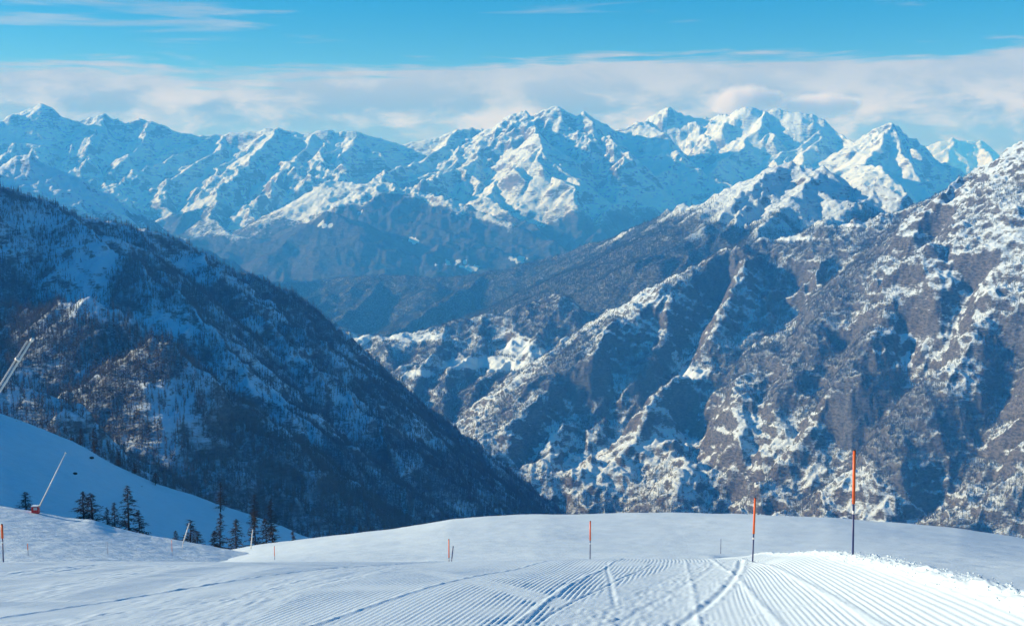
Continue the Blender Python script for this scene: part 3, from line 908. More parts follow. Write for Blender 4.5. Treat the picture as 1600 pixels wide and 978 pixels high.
TC.spurs(c1[:14], r, 110, 650, DEG(180 - 26), 0.2, 0.68, 0.88, sub=1, step=80)
C_OPEN = [(75, 350, 75, 22), (60, 395, 70, 18), (150, 390, 60, 20), (310, 405, 60, 14), (345, 440, 40, 10), (120, 420, 60, 30), (140, 486, 40, 10), (110, 570, 45, 8), (250, 545, 30, 6),
          (250, 500, 50, 14), (390, 610, 70, 18), (470, 665, 70, 18), (215, 640, 40, 12), (360, 580, 50, 14), (260, 610, 40, 16), (440, 560, 60, 12), (710, 790, 45, 8), (560, 600, 40, 10), (600, 680, 60, 10)]


def c_forest(X, Y, H):
    x, y = to_px(X, Y, H)
    n = fbm(X, Y, 110, 5, 400, 0.6)
    f = 0.76 + 0.60 * n + 0.38 * sstep(y - 0.55 * x, 330, 460) * sstep(x, 250, 420) + 0.25 * sstep(x, 560, 680) + 0.45 * ell(x, y, [(40, 540, 110, 75), (230, 560, 70, 40), (150, 640, 120, 50)], 0.5) - 0.50 * ell(x + 30 * n, y + 20 * n, C_OPEN, 0.8)
    return np.clip(f, 0, 1)


def c_noise(X, Y, H):
    return 6 * fbm(X, Y, 90, 3, 420, 0.55, True) - 2.5 + 4 * fbm(X, Y, 35, 3, 430, 0.6)


M_LEFT = mountain_mat('left_mountain', 4.5, steep=(0.56, 0.76), bump=0.9, wood_cut=(0.62, 1.25))
c_y = np.concatenate([np.linspace(1150, 1800, 130, endpoint=False), np.linspace(1800, 2950, 250, endpoint=False), np.linspace(2950, 3350, 40)])
mount_l, CG = sheet('left_mountain', TC, cols(-20, 930, 520, -1400, 1300), c_y, -1380.0, M_LEFT, c_noise, c_forest, (9, 60), 9)

# valley floor under it all
fl = bpy.data.meshes.new('valley_floor')
fl.from_pydata([(-30000, -2000, -1390), (30000, -2000, -1390), (30000, 27000, -1390), (-30000, 27000, -1390)], [], [(0, 1, 2, 3)])
fl.materials.append(M_MID)
tag(obj('valley_floor', fl), kind='structure')


# ------------------------------------------------------------------ trees
def bark_mat(name, a, b):
    m, t = new_mat(name)
    co = t.n('ShaderNodeTexCoord').outputs['Object']
    rn = t.n('ShaderNodeObjectInfo').outputs['Random']
    n = t.noise(co, 2.5, 3.0, 0.6)
    f = t.math('ADD', t.math('MULTIPLY', n, 0.6), t.math('MULTIPLY', rn, 0.4))
    p = t.n('ShaderNodeBsdfPrincipled', {'Base Color': t.mix(f, a, b), 'Roughness': 0.85, 'Specular IOR Level': 0.1})
    t.n('ShaderNodeOutputMaterial', {0: p.outputs[0]})
    return m


M_BARK = bark_mat('larch_bark', (0.035, 0.028, 0.024), (0.075, 0.058, 0.046))
M_TWIG = bark_mat('larch_twigs', (0.036, 0.031, 0.028), (0.085, 0.070, 0.058))
M_WOOD = bark_mat('distant_larch', (0.055, 0.051, 0.050), (0.15, 0.132, 0.116))
M_GREY = bark_mat('distant_grey_wood', (0.052, 0.064, 0.085), (0.130, 0.152, 0.192))
M_PINE = bark_mat('distant_pine', (0.022, 0.034, 0.030), (0.060, 0.075, 0.068))


def small_tree(seed, mat, h=12.0, spread=2.1, n=46, wid=0.34):
    """bare conifer for the woods: thin trunk and drooping branches of unequal length"""
    r = random.Random(seed)
    v, f = [], []

    def tri(a, b, c):
        k = len(v); v.extend((a, b, c)); f.append((k, k + 1, k + 2))
    for k in range(3):
        a0, a1 = k * 2.094, (k + 1) * 2.094
        tri((0.2 * math.cos(a0), 0.2 * math.sin(a0), -1.0), (0.2 * math.cos(a1), 0.2 * math.sin(a1), -1.0), (0, 0, h))
    for i in range(n):
        t = (i + r.random()) / n
        z = h * (0.10 + 0.88 * t)
        L = spread * (1.05 - t) ** 0.75 * r.uniform(0.45, 1.15)
        a = r.uniform(0, 6.283)
        ca, sa = math.cos(a), math.sin(a)
        dr = r.uniform(-0.35, 0.25) * L
        w_ = wid * r.uniform(0.6, 1.3) * (1.1 - 0.6 * t)
        tri((0, 0, z + w_), (0, 0, z - w_), (ca * L, sa * L, z + dr))
        if i % 2 == 0:
            tri((-sa * w_, ca * w_, z), (sa * w_, -ca * w_, z), (ca * L * 0.9, sa * L * 0.9, z + dr * 0.9))
    me = bpy.data.meshes.new('larch_tree')
    me.from_pydata(v, [], f)
    me.materials.append(mat)
    return me


def larch(seed, h, spread, bare=0.5):
    """bare larch close enough to show trunk, boughs and twigs -> trunk mesh, crown mesh (unit: metres)"""
    r = random.Random(seed)
    bm = bmesh.new()
    rings = []
    nseg, sides = 9, 6
    for i in range(nseg + 1):
        t = i / nseg
        rad = 0.17 * (1 - t) ** 0.9 + 0.012
        ox, oy = 0.10 * math.sin(3 * t + seed), 0.10 * math.cos(2.3 * t + seed)
        rings.append([bm.verts.new((ox + rad * math.cos(k * 6.283 / sides), oy + rad * math.sin(k * 6.283 / sides), -0.6 + (h + 0.6) * t)) for k in range(sides)])
    for a, b in zip(rings, rings[1:]):
        for k in range(sides):
            bm.faces.new((a[k], a[(k + 1) % sides], b[(k + 1) % sides], b[k]))
    tm = bpy.data.meshes.new('trunk'); bm.to_mesh(tm); bm.free(); smooth_faces(tm); tm.materials.append(M_BARK)
    v, f = [], []

    def blade(p, q, wd, up):
        d = (q - p)
        s_ = d.cross(up)
        if s_.length < 1e-4: s_ = Vector((1, 0, 0))
        s_ = s_.normalized() * wd
        k = len(v)
        v.extend((p + s_, p - s_, q)); f.append((k, k + 1, k + 2))
    nb = int(h * 13)
    for i in range(nb):
        t = (i + r.random()) / nb
        z = h * (0.10 + 0.89 * t)
        L = spread * (1.02 - t) ** 0.8 * r.uniform(0.4, 1.12)
        a = r.uniform(0, 6.283)
        ox, oy = 0.10 * math.sin(3 * z / h + seed), 0.10 * math.cos(2.3 * z / h + seed)
        p = Vector((ox, oy, z))
        dv = Vector((math.cos(a), math.sin(a), r.uniform(-0.35, 0.05)))
        mid = p + dv * L * 0.6
        end = p + dv * L + Vector((0, 0, L * r.uniform(0.02, 0.2)))
        blade(p, mid.lerp(end, 0.5), 0.035, Vector((0, 0, 1)))
        blade(p, end, 0.03, Vector((dv.y, -dv.x, 0.1)))
        for j in range(int(7 + L * 8)):
            b = p.lerp(end, r.uniform(0.15, 1.0))
            tw = Vector((r.gauss(0, 0.5), r.gauss(0, 0.5), r.uniform(-0.9, 0.25))) + dv * 0.4
            blade(b, b + tw * r.uniform(0.2, 0.6), r.uniform(0.025, 0.06), Vector((r.gauss(0, 1), r.gauss(0, 1), r.gauss(0, 1))))
    cm = bpy.data.meshes.new('crown'); cm.from_pydata([tuple(q) for q in v], [], f); cm.materials.append(M_TWIG)
    return tm, cm


def sample_sheet(G, n, seed):
    X, Y, Z, fo = G
    rs = np.random.RandomState(seed)
    i = rs.uniform(0, X.shape[0] - 1.001, n); j = rs.uniform(0, X.shape[1] - 1.001, n)
    i0, j0 = i.astype(int), j.astype(int)
    fi, fj = (i - i0), (j - j0)

    def bl(Q):
        return (Q[i0, j0] * (1 - fi) + Q[i0 + 1, j0] * fi) * (1 - fj) + (Q[i0, j0 + 1] * (1 - fi) + Q[i0 + 1, j0 + 1] * fi) * fj
    area = (Y[np.minimum(i0 + 1, Y.shape[0] - 1), j0] - Y[i0, j0]) * (X[i0, j0 + 1] - X[i0, j0])
    vis = visible(X, Y, Z, 12.0)[i0, j0]
    gz = np.hypot((Z[i0 + 1, j0] - Z[i0, j0]) / np.maximum(1, Y[i0 + 1, j0] - Y[i0, j0]), (Z[i0, j0 + 1] - Z[i0, j0]) / np.maximum(1, X[i0, j0 + 1] - X[i0, j0]))
    return bl(X), bl(Y), bl(Z), bl(fo), area, vis, gz, rs


def scatter(name, pts, scale, idx, sources, label, cat):
    me = bpy.data.meshes.new(name)
    n = len(pts)
    me.vertices.add(n)
    me.vertices.foreach_set('co', np.asarray(pts, np.float32).reshape(-1))
    me.attributes.new('sc', 'FLOAT', 'POINT').data.foreach_set('value', np.asarray(scale, np.float32))
    me.attributes.new('rz', 'FLOAT', 'POINT').data.foreach_set('value', np.random.RandomState(5).uniform(0, 6.28, n).astype(np.float32))
    me.attributes.new('ix', 'INT', 'POINT').data.foreach_set('value', np.asarray(idx, np.int32))
    o = obj(name, me)
    ng = bpy.data.node_groups.new(name, 'GeometryNodeTree')
    ng.interface.new_socket('Geometry', in_out='INPUT', socket_type='NodeSocketGeometry')
    ng.interface.new_socket('Geometry', in_out='OUTPUT', socket_type='NodeSocketGeometry')
    N = ng.nodes.new; Lk = ng.links.new
    gi, go = N('NodeGroupInput'), N('NodeGroupOutput')
    join = N('GeometryNodeJoinGeometry')
    for s_ in reversed(sources):
        oi = N('GeometryNodeObjectInfo'); oi.transform_space = 'ORIGINAL'; oi.inputs['Object'].default_value = s_; oi.inputs['As Instance'].default_value = True
        Lk(oi.outputs['Geometry'], join.inputs[0])

    def attr(nm, typ):
        a = N('GeometryNodeInputNamedAttribute'); a.data_type = typ; a.inputs[0].default_value = nm
        return a.outputs[0]
    iop = N('GeometryNodeInstanceOnPoints')
    Lk(gi.outputs[0], iop.inputs['Points']); Lk(join.outputs[0], iop.inputs['Instance'])
    iop.inputs['Pick Instance'].default_value = True
    Lk(attr('ix', 'INT'), iop.inputs['Instance Index'])
    cz = N('ShaderNodeCombineXYZ'); Lk(attr('rz', 'FLOAT'), cz.inputs[2])
    Lk(cz.outputs[0], iop.inputs['Rotation'])
    Lk(attr('sc', 'FLOAT'), iop.inputs['Scale'])
    Lk(iop.outputs[0], go.inputs[0])
    md = o.modifiers.new('woods', 'NODES'); md.node_group = ng
    tag(o, label, cat, kind='stuff')
    return o


def woods(G, n_try, seed, density, min_vis=True):
    x, y, z, fo, area, vis, gz, rs = sample_sheet(G, n_try, seed)
    med = area[vis].mean() if vis.any() else 1.0
    pr = np.clip(fo, 0, 1) ** 1.2 * (area / med) * density
    ok = (rs.uniform(0, 1, n_try) < pr) & vis & (gz < 1.7)
    px, py = to_px(x, y, z)
    ok &= (px > -120) & (px < 1720) & (py < 900)
    sc_ = rs.uniform(0.55, 1.25, n_try)
    return np.stack([x, y, z - 0.3], -1)[ok], sc_[ok], px[ok], py[ok], rs


# individual larches of the shaded mountain: the nearest and largest ones in view
larch_src = [small_tree(s_, M_WOOD, 13.0, 2.2 + 0.2 * (s_ % 3), 44) for s_ in (1, 2, 3, 4)]
pts, scl, tx, ty_, rs = woods(CG, 400000, 1, 0.9)
scl = scl * rs.choice([0.7, 0.9, 1.05, 1.2], len(scl))
near_key = scl / pts[:, 1]
in_pic = (tx > 3) & (tx < 900) & (ty_ < np.interp(tx, [0, 60, 120, 190, 250, 320, 380, 430, 480, 620, 760, 890], [640, 662, 684, 722, 752, 772, 794, 812, 828, 815, 798, 790]))
order = np.argsort(-near_key * in_pic)
pick = order[:280]
rest = np.ones(len(pts), bool); rest[pick] = False
first = {}
for k in pick:
    v_ = int(rs.randint(0, 4))
    o = obj('larch_tree', larch_src[v_])
    o.location = pts[k]
    o.scale = (scl[k],) * 3
    o.rotation_euler = (0, 0, rs.uniform(0, 6.28))
    tag(o, 'bare larch in the wood on the shaded mountainside, above the blue snow slope', 'tree', 'larches standing nearest on the left mountainside')
    first.setdefault(v_, o)
src4 = [first[k] for k in sorted(first)]
scatter('larch_wood', pts[rest], scl[rest], rs.randint(0, len(src4), rest.sum()), src4, 'bare dark larch wood covering the shaded left mountain', 'wood')

# the other woods share small tree meshes of their own
def source_tree(G_pts, k, sc_k, mesh, label, group):
    o = obj('larch_tree', mesh, loc=G_pts[k])
    o.scale = (sc_k,) * 3
    return tag(o, label, 'tree', group)


grey_src = [small_tree(s_, M_GREY, 12.0, 2.6, 34, 0.5) for s_ in (11, 12, 13)]
pts, scl, tx, ty_, rs = woods(DG, 650000, 2, 0.75)
near = np.argsort(-(scl / pts[:, 1]) * ((tx > 1150) & (tx < 1590) & (ty_ < 790)))[:3]
gs = [source_tree(pts, k, scl[k], grey_src[i], 'grey leafless tree low on the sunlit right mountain', 'trees low on the right mountain') for i, k in enumerate(near)]
scatter('grey_wood', pts, scl, rs.randint(0, 3, len(pts)), gs, 'thin grey leafless wood on the rocky right mountain', 'wood')
pts2, scl2, tx, ty_, rs = woods(EG, 110000, 3, 0.7)
scatter('terrace_wood', pts2, scl2, rs.randint(0, 3, len(pts2)), gs, 'leafless wood around the snowy meadows of the valley terrace', 'wood')
pine_src = [small_tree(s_, M_PINE, 15.0, 2.8, 30, 0.75) for s_ in (21, 22)]
pts3, scl3, tx, ty_, rs = woods(HG, 260000, 4, 0.5)
near = np.argsort(np.abs(tx - 800) + np.abs(ty_ - 470) * 3)[:2]
ps = [source_tree(pts3, k, scl3[k], pine_src[i], 'dark pine in the wood on the blue valley hill', 'pines on the valley hill') for i, k in enumerate(near)]
scatter('pine_wood', pts3, scl3 * 1.2, rs.randint(0, 2, len(pts3)), ps, 'dense dark pine wood on the hill across the valley', 'wood')


# larches beside the piste, each one a tree with trunk and crown
def sheet_z(G, X, Y):
    gx, gy, gz = G
    d = (gx - X) ** 2 + (gy - Y) ** 2
    return float(gz.reshape(-1)[int(np.argmin(d))])


larch_meshes = [larch(40 + i, 10.0, 2.3 + 0.25 * (i % 3)) for i in range(5)]


def larch_tree(x, ytop, ybase, D, k, label, wide=1.0):
    """stands at distance D under photo column x; ytop gives its height"""
    g = P(x, ybase, D)
    X = g.x
    cands = [sheet_z(SL, X, D) if D > 246 else -1e9, sheet_z(BL, X, D) if D < 262 else -1e9]
    zb = max(cands)
    top = P(x, ytop, D).z
    h = top - zb
    root = obj('larch_tree', None, loc=(X, D, zb))
    root.empty_display_size = 0.5
    tm, cm = larch_meshes[k % 5]
    s_ = h / 10.0
    for nm, me in (('trunk', tm), ('crown', cm)):
        c = obj(nm, me, root)
        wd = max(0.75, min(s_, 1.25)) * wide * 1.25
        c.scale = (wd, wd, s_)
        c.rotation_euler = (0, 0, k * 1.7)
    tag(root, label, 'tree', 'larches behind the left snow bank')
    return root


TREES = [
    (42, 768, 803, 258, 'low bushy larch just left of the red snow gun box'),
    (131, 767, 815, 262, 'left one of the two broad larches grown together behind the snow bank'),
    (144, 769, 816, 265, 'right one of the two broad larches grown together behind the snow bank'),
    (167, 792, 824, 262, 'small larch between the broad pair and the tallest larch'),
    (179, 784, 827, 268, 'slender larch touching the tallest larch on its left'),
    (200, 757, 832, 262, 'tallest larch behind the left snow bank'),
    (217, 796, 834, 264, 'shorter larch close to the right of the tallest larch'),
    (274, 828, 843, 270, 'tiny larch left of the slanting white lance'),
    (298, 812, 846, 275, 'larch right behind the slanting white lance'),
    (309, 829, 849, 272, 'low larch just right of the slanting white lance'),
    (335, 828, 856, 272, 'small larch leaning on the slim dark one in the gap between the snow banks'),
    (345, 800, 857, 276, 'slim dark larch in the gap between the two snow banks'),
    (370, 810, 857, 280, 'pointed larch left of the upright white lance'),
    (400, 797, 853, 282, 'tall larch right of the upright white lance'),
    (416, 808, 850, 284, 'larch beside the tall one right of the upright lance'),
    (427, 820, 848, 286, 'short larch at the right end of the row above the white bank'),
    (458, 828, 843, 300, 'lone small larch low on the blue slope at its right end'),
]
WIDE = {42: 1.7, 131: 1.5, 144: 1.6, 200: 1.15, 217: 1.2, 298: 1.5, 309: 1.4, 370: 1.2, 400: 1.2, 416: 1.2, 427: 1.4}
for i, (x, yt, yb, D, lab) in enumerate(TREES):
    larch_tree(x, yt, yb, D, i, lab, WIDE.get(x, 1.0))

# young larches on the crest of the shaded slope
for i, (x, yt, yb, D, lab) in enumerate([
        (27, 680, 697, 400, 'stunted larch alone on the upper blue slope at the left'),
        (126, 668, 700, 424, 'leftmost dark larch on the crest of the blue slope'),
        (147, 668, 712, 428, 'larch on the blue crest right of the two boulders'),
        (186, 704, 730, 428, 'larch halfway along the crest of the blue slope'),
        (210, 722, 744, 428, 'small larch right of the one halfway along the blue crest'),
        (243, 738, 760, 428, 'larch on the blue crest above the tallest larch'),
        (345, 752, 790, 430, 'larch on the crest above the slim dark larch'),
        (398, 772, 806, 430, 'larch on the lower crest above the upright lance'),
        (424, 778, 818, 430, 'rightmost larch on the lower crest of the blue slope')]):
    t_ = larch_tree(x, yt, yb, D, i + 2, lab)
    t_['group'] = 'larches along the crest of the blue slope'

# boulders on the shaded slope
M_ROCK = plain_mat('boulder', (0.06, 0.05, 0.045), 0.9, scale=3.0)


def boulder(x, y, D, size, label, seed):
    size *= 0.62
    g = P(x, y, D)
    z = sheet_z(SL, g.x, D)
    r = random.Random(seed)
    bm = bmesh.new()
    bmesh.ops.create_icosphere(bm, subdivisions=2, radius=1.0)
    for v in bm.verts:
        k = 1 + 0.28 * r.uniform(-1, 1)
        v.co = Vector((v.co.x * size * k, v.co.y * size * 0.8 * k, v.co.z * size * 0.5 * k + size * 0.25))
    me = bpy.data.meshes.new('boulder'); bm.to_mesh(me); bm.free(); me.materials.append(M_ROCK)
    tag(obj('boulder', me, loc=(g.x, D, z)), label, 'rock', 'boulders on the blue slope')


boulder(117, 738, 350, 1.1, 'dark boulder alone in the middle of the blue slope', 1)
boulder(143, 706, 400, 1.2, 'flat dark boulder near the crest of the blue slope', 2)
boulder(112, 691, 418, 1.0, 'small dark boulder on the crest beside the leftmost larch', 3)
boulder(221, 772, 400, 0.6, 'tiny dark stone above the tallest larch', 4)


# ------------------------------------------------------------------ piste marker poles
M_ORANGE = plain_mat('orange_plastic', (0.80, 0.13, 0.025), 0.45, var=0.08)
M_NAVY = plain_mat('navy_plastic', (0.018, 0.040, 0.16), 0.45, var=0.1)
M_CAP = plain_mat('black_rubber', (0.02, 0.02, 0.022), 0.7)
M_WHITE = plain_mat('white_tape', (0.75, 0.76, 0.78), 0.6, var=0.05)


def tube(bm, p, q, r0, r1, sides=12, cap=True):
    p, q = Vector(p), Vector(q)
    ax = (q - p).normalized()
    ref = Vector((0, 0, 1)) if abs(ax.z) < 0.9 else Vector((1, 0, 0))
    e1 = ax.cross(ref).normalized(); e2 = ax.cross(e1)
    A = [bm.verts.new(p + (e1 * math.cos(k * 6.28318 / sides) + e2 * math.sin(k * 6.28318 / sides)) * r0) for k in range(sides)]
    B = [bm.verts.new(q + (e1 * math.cos(k * 6.28318 / sides) + e2 * math.sin(k * 6.28318 / sides)) * r1) for k in range(sides)]
    for k in range(sides):
        bm.faces.new((A[k], B[k], B[(k + 1) % sides], A[(k + 1) % sides])).smooth = True
    if cap:
        bm.faces.new(A); bm.faces.new(B[::-1])


def part(name, root, mat, build):
    bm = bmesh.new()
    build(bm)
    bmesh.ops.recalc_face_normals(bm, faces=bm.faces)
    me = bpy.data.meshes.new(name); bm.to_mesh(me); bm.free(); me.materials.append(mat)
    return obj(name, me, root)


POLE_FEET = []


def marker(loc, h, rad, label, tilt=(0, 0), split=0.5, dark=False, sleeve=1.5):
    root = obj('marker_pole', None, loc=loc)
    if loc[1] < 60: POLE_FEET.append(loc[:2])
    root.empty_display_size = 0.2
    root.rotation_euler = (tilt[1], tilt[0], 0)
    top = M_NAVY if dark else M_ORANGE
    part('shaft', root, M_NAVY, lambda bm: tube(bm, (0, 0, -0.5), (0, 0, h * split), rad, rad))
    part('orange_sleeve' if not dark else 'upper_shaft', root, top, lambda bm: tube(bm, (0, 0, h * split - 0.01), (0, 0, h), rad * sleeve, rad * sleeve * 0.92))
    part('cap', root, M_CAP, lambda bm: tube(bm, (0, 0, h), (0, 0, h + rad * 1.2), rad * sleeve * 0.9, rad * 0.4))
    if not dark:
        part('collar', root, M_WHITE, lambda bm: tube(bm, (0, 0, h * split * 0.80), (0, 0, h * split * 0.86), rad * 1.15, rad * 1.15))
    tag(root, label, 'pole', 'piste marker poles')
    return root


def on_ground(x, D):
    d = ray(x, 870)
    X = d.x * D
    return X, D, float(ground(np.array([X]), np.array([D]))[0])


def marker_px(x, ytop, D, label, zfun=None, rad=0.02, **kw):
    X, Y, z = on_ground(x, D)
    if zfun: z = zfun(X, Y)
    h = P(x, ytop, D).z - z
    return marker((X, Y, z), h, rad, label, **kw)


marker_px(1332.5, 704, 20.6, 'tallest orange and navy pole at the right edge of the groomed piste', rad=0.018, tilt=(-0.012, 0), split=0.51)
marker_px(1176, 778, 31.5, 'second tallest orange and navy pole, left of the tallest one', rad=0.020, tilt=(0.02, 0), split=0.46)
marker_px(922, 814, 51.5, 'orange and grey pole on the crest in the middle of the piste', rad=0.022, split=0.52)
marker_px(701.5, 842, 70.0, 'taller upright one of the two thin poles crossing at the crest', rad=0.024, split=0.4)
marker_px(704, 853, 71.0, 'short dark leaning one of the two thin poles crossing at the crest', rad=0.022, tilt=(0.11, 0), dark=True)
marker_px(1126, 842, 142.0, 'thin dark pole far out on the snowfield left of the second tallest', rad=0.035, dark=True, sleeve=1.0)
marker_px(429, 853, 150.0, 'faint orange pole on the white bank at the left', rad=0.03, split=0.25)
bank_z = lambda X, Y: sheet_z(BL, X, Y)
marker_px(5, 819, 60.0, 'orange and blue pole at the left edge of the picture', rad=0.032, split=0.66, sleeve=1.9)
marker_px(44, 849, 150.0, 'faint orange pole on the left snow bank beside the edge pole', zfun=bank_z, rad=0.035, split=0.5)
marker_px(168, 846, 170.0, 'thin dark pole on the left snow bank below the small larches', zfun=bank_z, rad=0.03, dark=True, sleeve=1.0)
marker_px(269, 843, 190.0, 'faint thin orange pole on the snow bank below the slanting lance', zfun=bank_z, rad=0.03, split=0.3)


# ------------------------------------------------------------------ snow lances
M_ALU = plain_mat('galvanised_tube', (0.80, 0.80, 0.78), 0.5, 0.0, var=0.05)
M_RED = plain_mat('red_paint', (0.68, 0.028, 0.03), 0.5, var=0.1)
M_PANEL = plain_mat('white_panel', (0.66, 0.66, 0.64), 0.5, var=0.1)


def box(bm, c, s_):
    m = Matrix.Translation(Vector(c)) @ Matrix.Diagonal((*s_, 1.0))
    bmesh.ops.create_cube(bm, size=1.0, matrix=m)


def lance(base, tip, rad, label, cabinet=False, twin=False):
    base, tip = Vector(base), Vector(tip)
    root = obj('snow_lance', None, loc=base)
    root.empty_display_size = 0.5
    v = tip - base
    foot = v.normalized() * (1.2 if cabinet else 0.9)
    part('mast', root, M_ALU, lambda bm: tube(bm, foot, v, rad * 1.15, rad * 0.9))
    side = v.cross(Vector((0, 1, 0))).normalized() * rad * 2.6
    if twin:
        part('water_pipe', root, M_ALU, lambda bm: tube(bm, foot + side, v * 0.985 + side, rad * 0.75, rad * 0.75))
        part('clamp', root, M_ALU, lambda bm: [tube(bm, v * t - v.normalized() * 0.03 + side * 0.5, v * t + v.normalized() * 0.03 + side * 0.5, rad * 2.6, rad * 2.6) for t in (0.91,)])
    part('nozzle_head', root, M_ALU, lambda bm: tube(bm, v * 0.992, v * 1.004, rad * 1.5, rad * 1.3))
    part('stand', root, M_RED if cabinet else M_ALU, lambda bm: tube(bm, (0, 0, -0.8), foot, 0.09, 0.07))
    if cabinet:
        b = part('cabinet', root, M_RED, lambda bm: (box(bm, (-0.05, 0, 0.62), (1.15, 1.0, 1.35)), bmesh.ops.bevel(bm, geom=bm.edges[:], offset=0.06, segments=2, affect='EDGES')))
        p_ = part('panel', b, M_PANEL, lambda bm: box(bm, (0.12, -0.51, 0.95), (0.62, 0.03, 0.42)))
        h_ = part('snow_cap', b, M_FIELD, lambda bm: (box(bm, (-0.08, 0, 1.36), (1.2, 1.05, 0.14)), bmesh.ops.bevel(bm, geom=bm.edges[:], offset=0.05, segments=2, affect='EDGES')))
    tag(root, label, 'snow gun', 'snow making lances')
    return root


D = 211.0
g = P(56, 797, D)
gz = sheet_z(BL, g.x, D)
lance((g.x, D, gz), P(103, 707, D - 1.0), 0.10, 'long thin white snow lance rising from a red cabinet', cabinet=True)
D = 205.0
g = P(283.5, 842, D); gz = sheet_z(BL, g.x, D)
lance((g.x, D, gz), P(296, 817, D), 0.10, 'short slanting white lance sticking up behind the snow bank')
D = 232.0
g = P(391, 860, D); gz = g.z - 0.5
lance((g.x, D, gz), P(395, 827, D), 0.10, 'short nearly upright white lance behind the bright bank')
D = 38.0
g = P(-165, 955, D); gz = float(ground(np.array([g.x]), np.array([D]))[0])
lance((g.x, D, gz), P(50.5, 530, D - 0.6), 0.037, 'large twin-tube metal lance cut off by the left edge of the picture', twin=True)

# ------------------------------------------------------------------ huts on the snowy meadow of the right mountain
M_TIMBER = plain_mat('dark_timber', (0.05, 0.035, 0.025), 0.8)


def hut(x, y, D, L, label, rot):
    g = P(x, y, D)
    X, Y, Z, _ = DG
    d = (X - g.x) ** 2 + (Y - D) ** 2
    z = float(Z.reshape(-1)[int(np.argmin(d))])
    root = obj('hut', None, loc=(g.x, D, z))
    root.rotation_euler = (0, 0, rot)
    W, H_ = L * 0.6, 5.0
    part('wall', root, M_TIMBER, lambda bm: box(bm, (0, 0, H_ * 0.3), (L, W, H_ * 1.4)))

    def roof(bm):
        for s_ in (-1, 1):
            m = Matrix.Translation((0, s_ * W * 0.28, H_ + W * 0.17)) @ Matrix.Rotation(-s_ * 0.55, 4, 'X') @ Matrix.Diagonal((L * 1.15, W * 0.75, 0.5, 1))
            bmesh.ops.create_cube(bm, size=1.0, matrix=m)
    part('roof', root, M_FIELD, roof)
    part('door', root, M_ROCK, lambda bm: box(bm, (0, -W * 0.5 - 0.06, 1.2), (1.4, 0.1, 2.3)))
    tag(root, label, 'hut', 'huts on the meadow')


hut(1101, 575, 4390, 13, 'larger dark hut under a snowy roof at the top right of the sunlit meadow', 0.2)
hut(1083, 582, 4375, 7, 'smaller dark hut in the middle of the sunlit meadow', -0.3)

# ------------------------------------------------------------------ loose snow lumps on the piste's right shoulder
def clods():
    rs = np.random.RandomState(3)
    bm = bmesh.new(); bmesh.ops.create_icosphere(bm, subdivisions=1, radius=1.0)
    bv = np.array([v.co[:] for v in bm.verts]); bf = np.array([[v.index for v in f.verts] for f in bm.faces]); bm.free()
    V, Fc = [], []
    n = 380
    u = 3.05 + rs.normal(0, 0.10, n); y = rs.uniform(9, 23, n)
    x = u + RIB_A * y
    z = ground(x, y) + 0.03 * np.exp(-((u - 3.02) / 0.13) ** 2)
    for (bx, by) in POLE_FEET:
        k = 40
        ax = bx + rs.normal(0, 0.07, k); ay = by + rs.normal(0, 0.09, k)
        x = np.concatenate([x, ax]); y = np.concatenate([y, ay]); z = np.concatenate([z, ground(ax, ay)])
    n = len(x)
    for i in range(n):
        s_ = rs.uniform(0.006, 0.016) * (1.6 if rs.rand() < 0.08 else 1)
        vv = bv * (s_ * rs.uniform(0.6, 1.2, (len(bv), 1))) * np.array([1, 1, 0.75]) + np.array([x[i], y[i], z[i] + 0.01 + rs.uniform(0, 0.03)])
        Fc.append(bf + len(bv) * i); V.append(vv)
    me = bpy.data.meshes.new('snow_lumps')
    me.from_pydata(np.concatenate(V).tolist(), [], np.concatenate(Fc).tolist())
    me.materials.append(M_FIELD)
    tag(obj('snow_lumps', me), 'crumbled snow lumps along the right shoulder of the piste', 'snow', kind='stuff')


clods()

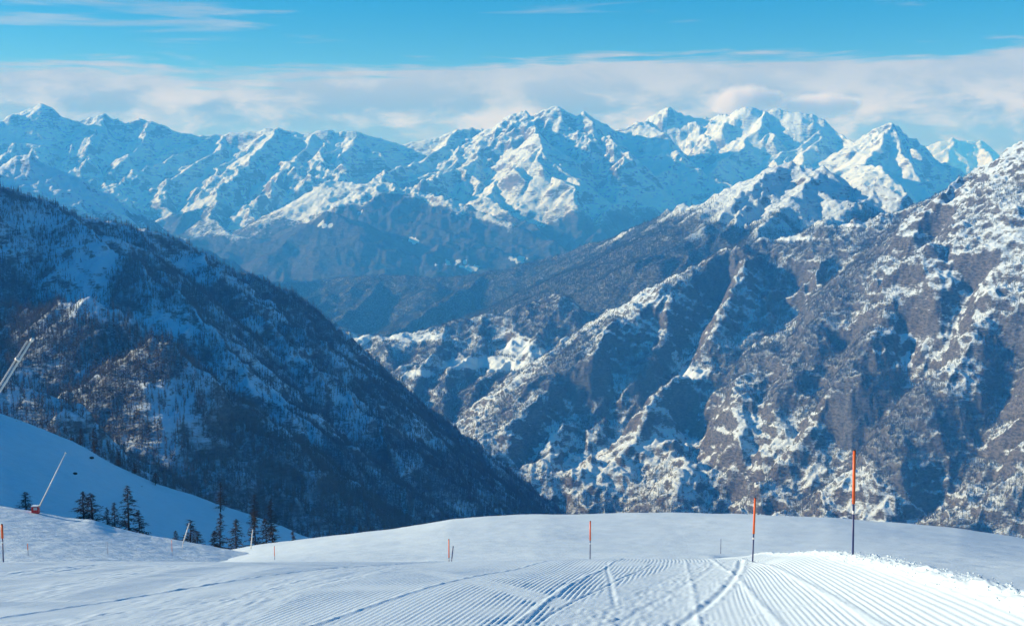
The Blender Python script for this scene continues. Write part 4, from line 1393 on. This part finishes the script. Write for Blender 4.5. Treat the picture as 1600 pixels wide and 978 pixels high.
# ------------------------------------------------------------------ haze in the valley air
hm = bpy.data.meshes.new('haze')
bm = bmesh.new()
x0, x1, y0, y1, z0, z1 = -31000, 31000, -2500, 27500, -1391.5, 1400.0
m = Matrix.Translation(((x0 + x1) / 2, (y0 + y1) / 2, (z0 + z1) / 2)) @ Matrix.Diagonal((x1 - x0, y1 - y0, z1 - z0, 1))
bmesh.ops.create_cube(bm, size=1.0, matrix=m)
bm.to_mesh(hm); bm.free()
mh, t = new_mat('haze')
pv = t.n('ShaderNodeVolumePrincipled', {'Color': (0.06, 0.38, 1.0, 1.0), 'Absorption Color': (1, 1, 1, 1), 'Density': 8.0e-5, 'Anisotropy': 0.0})
t.n('ShaderNodeOutputMaterial', {1: pv.outputs[0]})
hm.materials.append(mh)
tag(obj('haze', hm), 'thin blue haze filling the valley air', 'haze', kind='stuff')

# ------------------------------------------------------------------ clouds standing behind the summits
mc, t = new_mat('cloud')
co = t.n('ShaderNodeTexCoord').outputs['Object']
dist = t.n('ShaderNodeVectorMath', {0: co}, operation='LENGTH').outputs['Value']
nn = t.noise(t.mapping(co, (1.6, 1.6, 1.1)), 1.3, 4.0, 0.6, 0.4)
dn = t.smooth(t.math('ADD', t.math('SUBTRACT', 1.0, dist), t.math('MULTIPLY', t.math('SUBTRACT', nn, 0.55), 1.1)), 0.05, 0.55)
pv = t.n('ShaderNodeVolumePrincipled', {'Color': (0.95, 0.95, 0.95, 1.0), 'Absorption Color': (1, 1, 1, 1), 'Density': t.math('MULTIPLY', dn, 0.0045)})
t.n('ShaderNodeOutputMaterial', {1: pv.outputs[0]})
for cx_, cy_, rx, ry, lab in ((1160, 158, 72, 32, 'small white cap cloud over the broad summit at the right'),
                              (1275, 166, 80, 26, 'soft pale cloud right of the broad summit')):
    c = P(cx_, cy_, 29500)
    k = 29500 / F
    bm = bmesh.new()
    bmesh.ops.create_icosphere(bm, subdivisions=3, radius=1.0)
    me = bpy.data.meshes.new('cloud'); bm.to_mesh(me); bm.free(); me.materials.append(mc)
    o = obj('cloud', me, loc=c)
    o.scale = (rx * k, rx * k * 0.6, ry * k)
    tag(o, lab, 'cloud', 'clouds behind the summits')
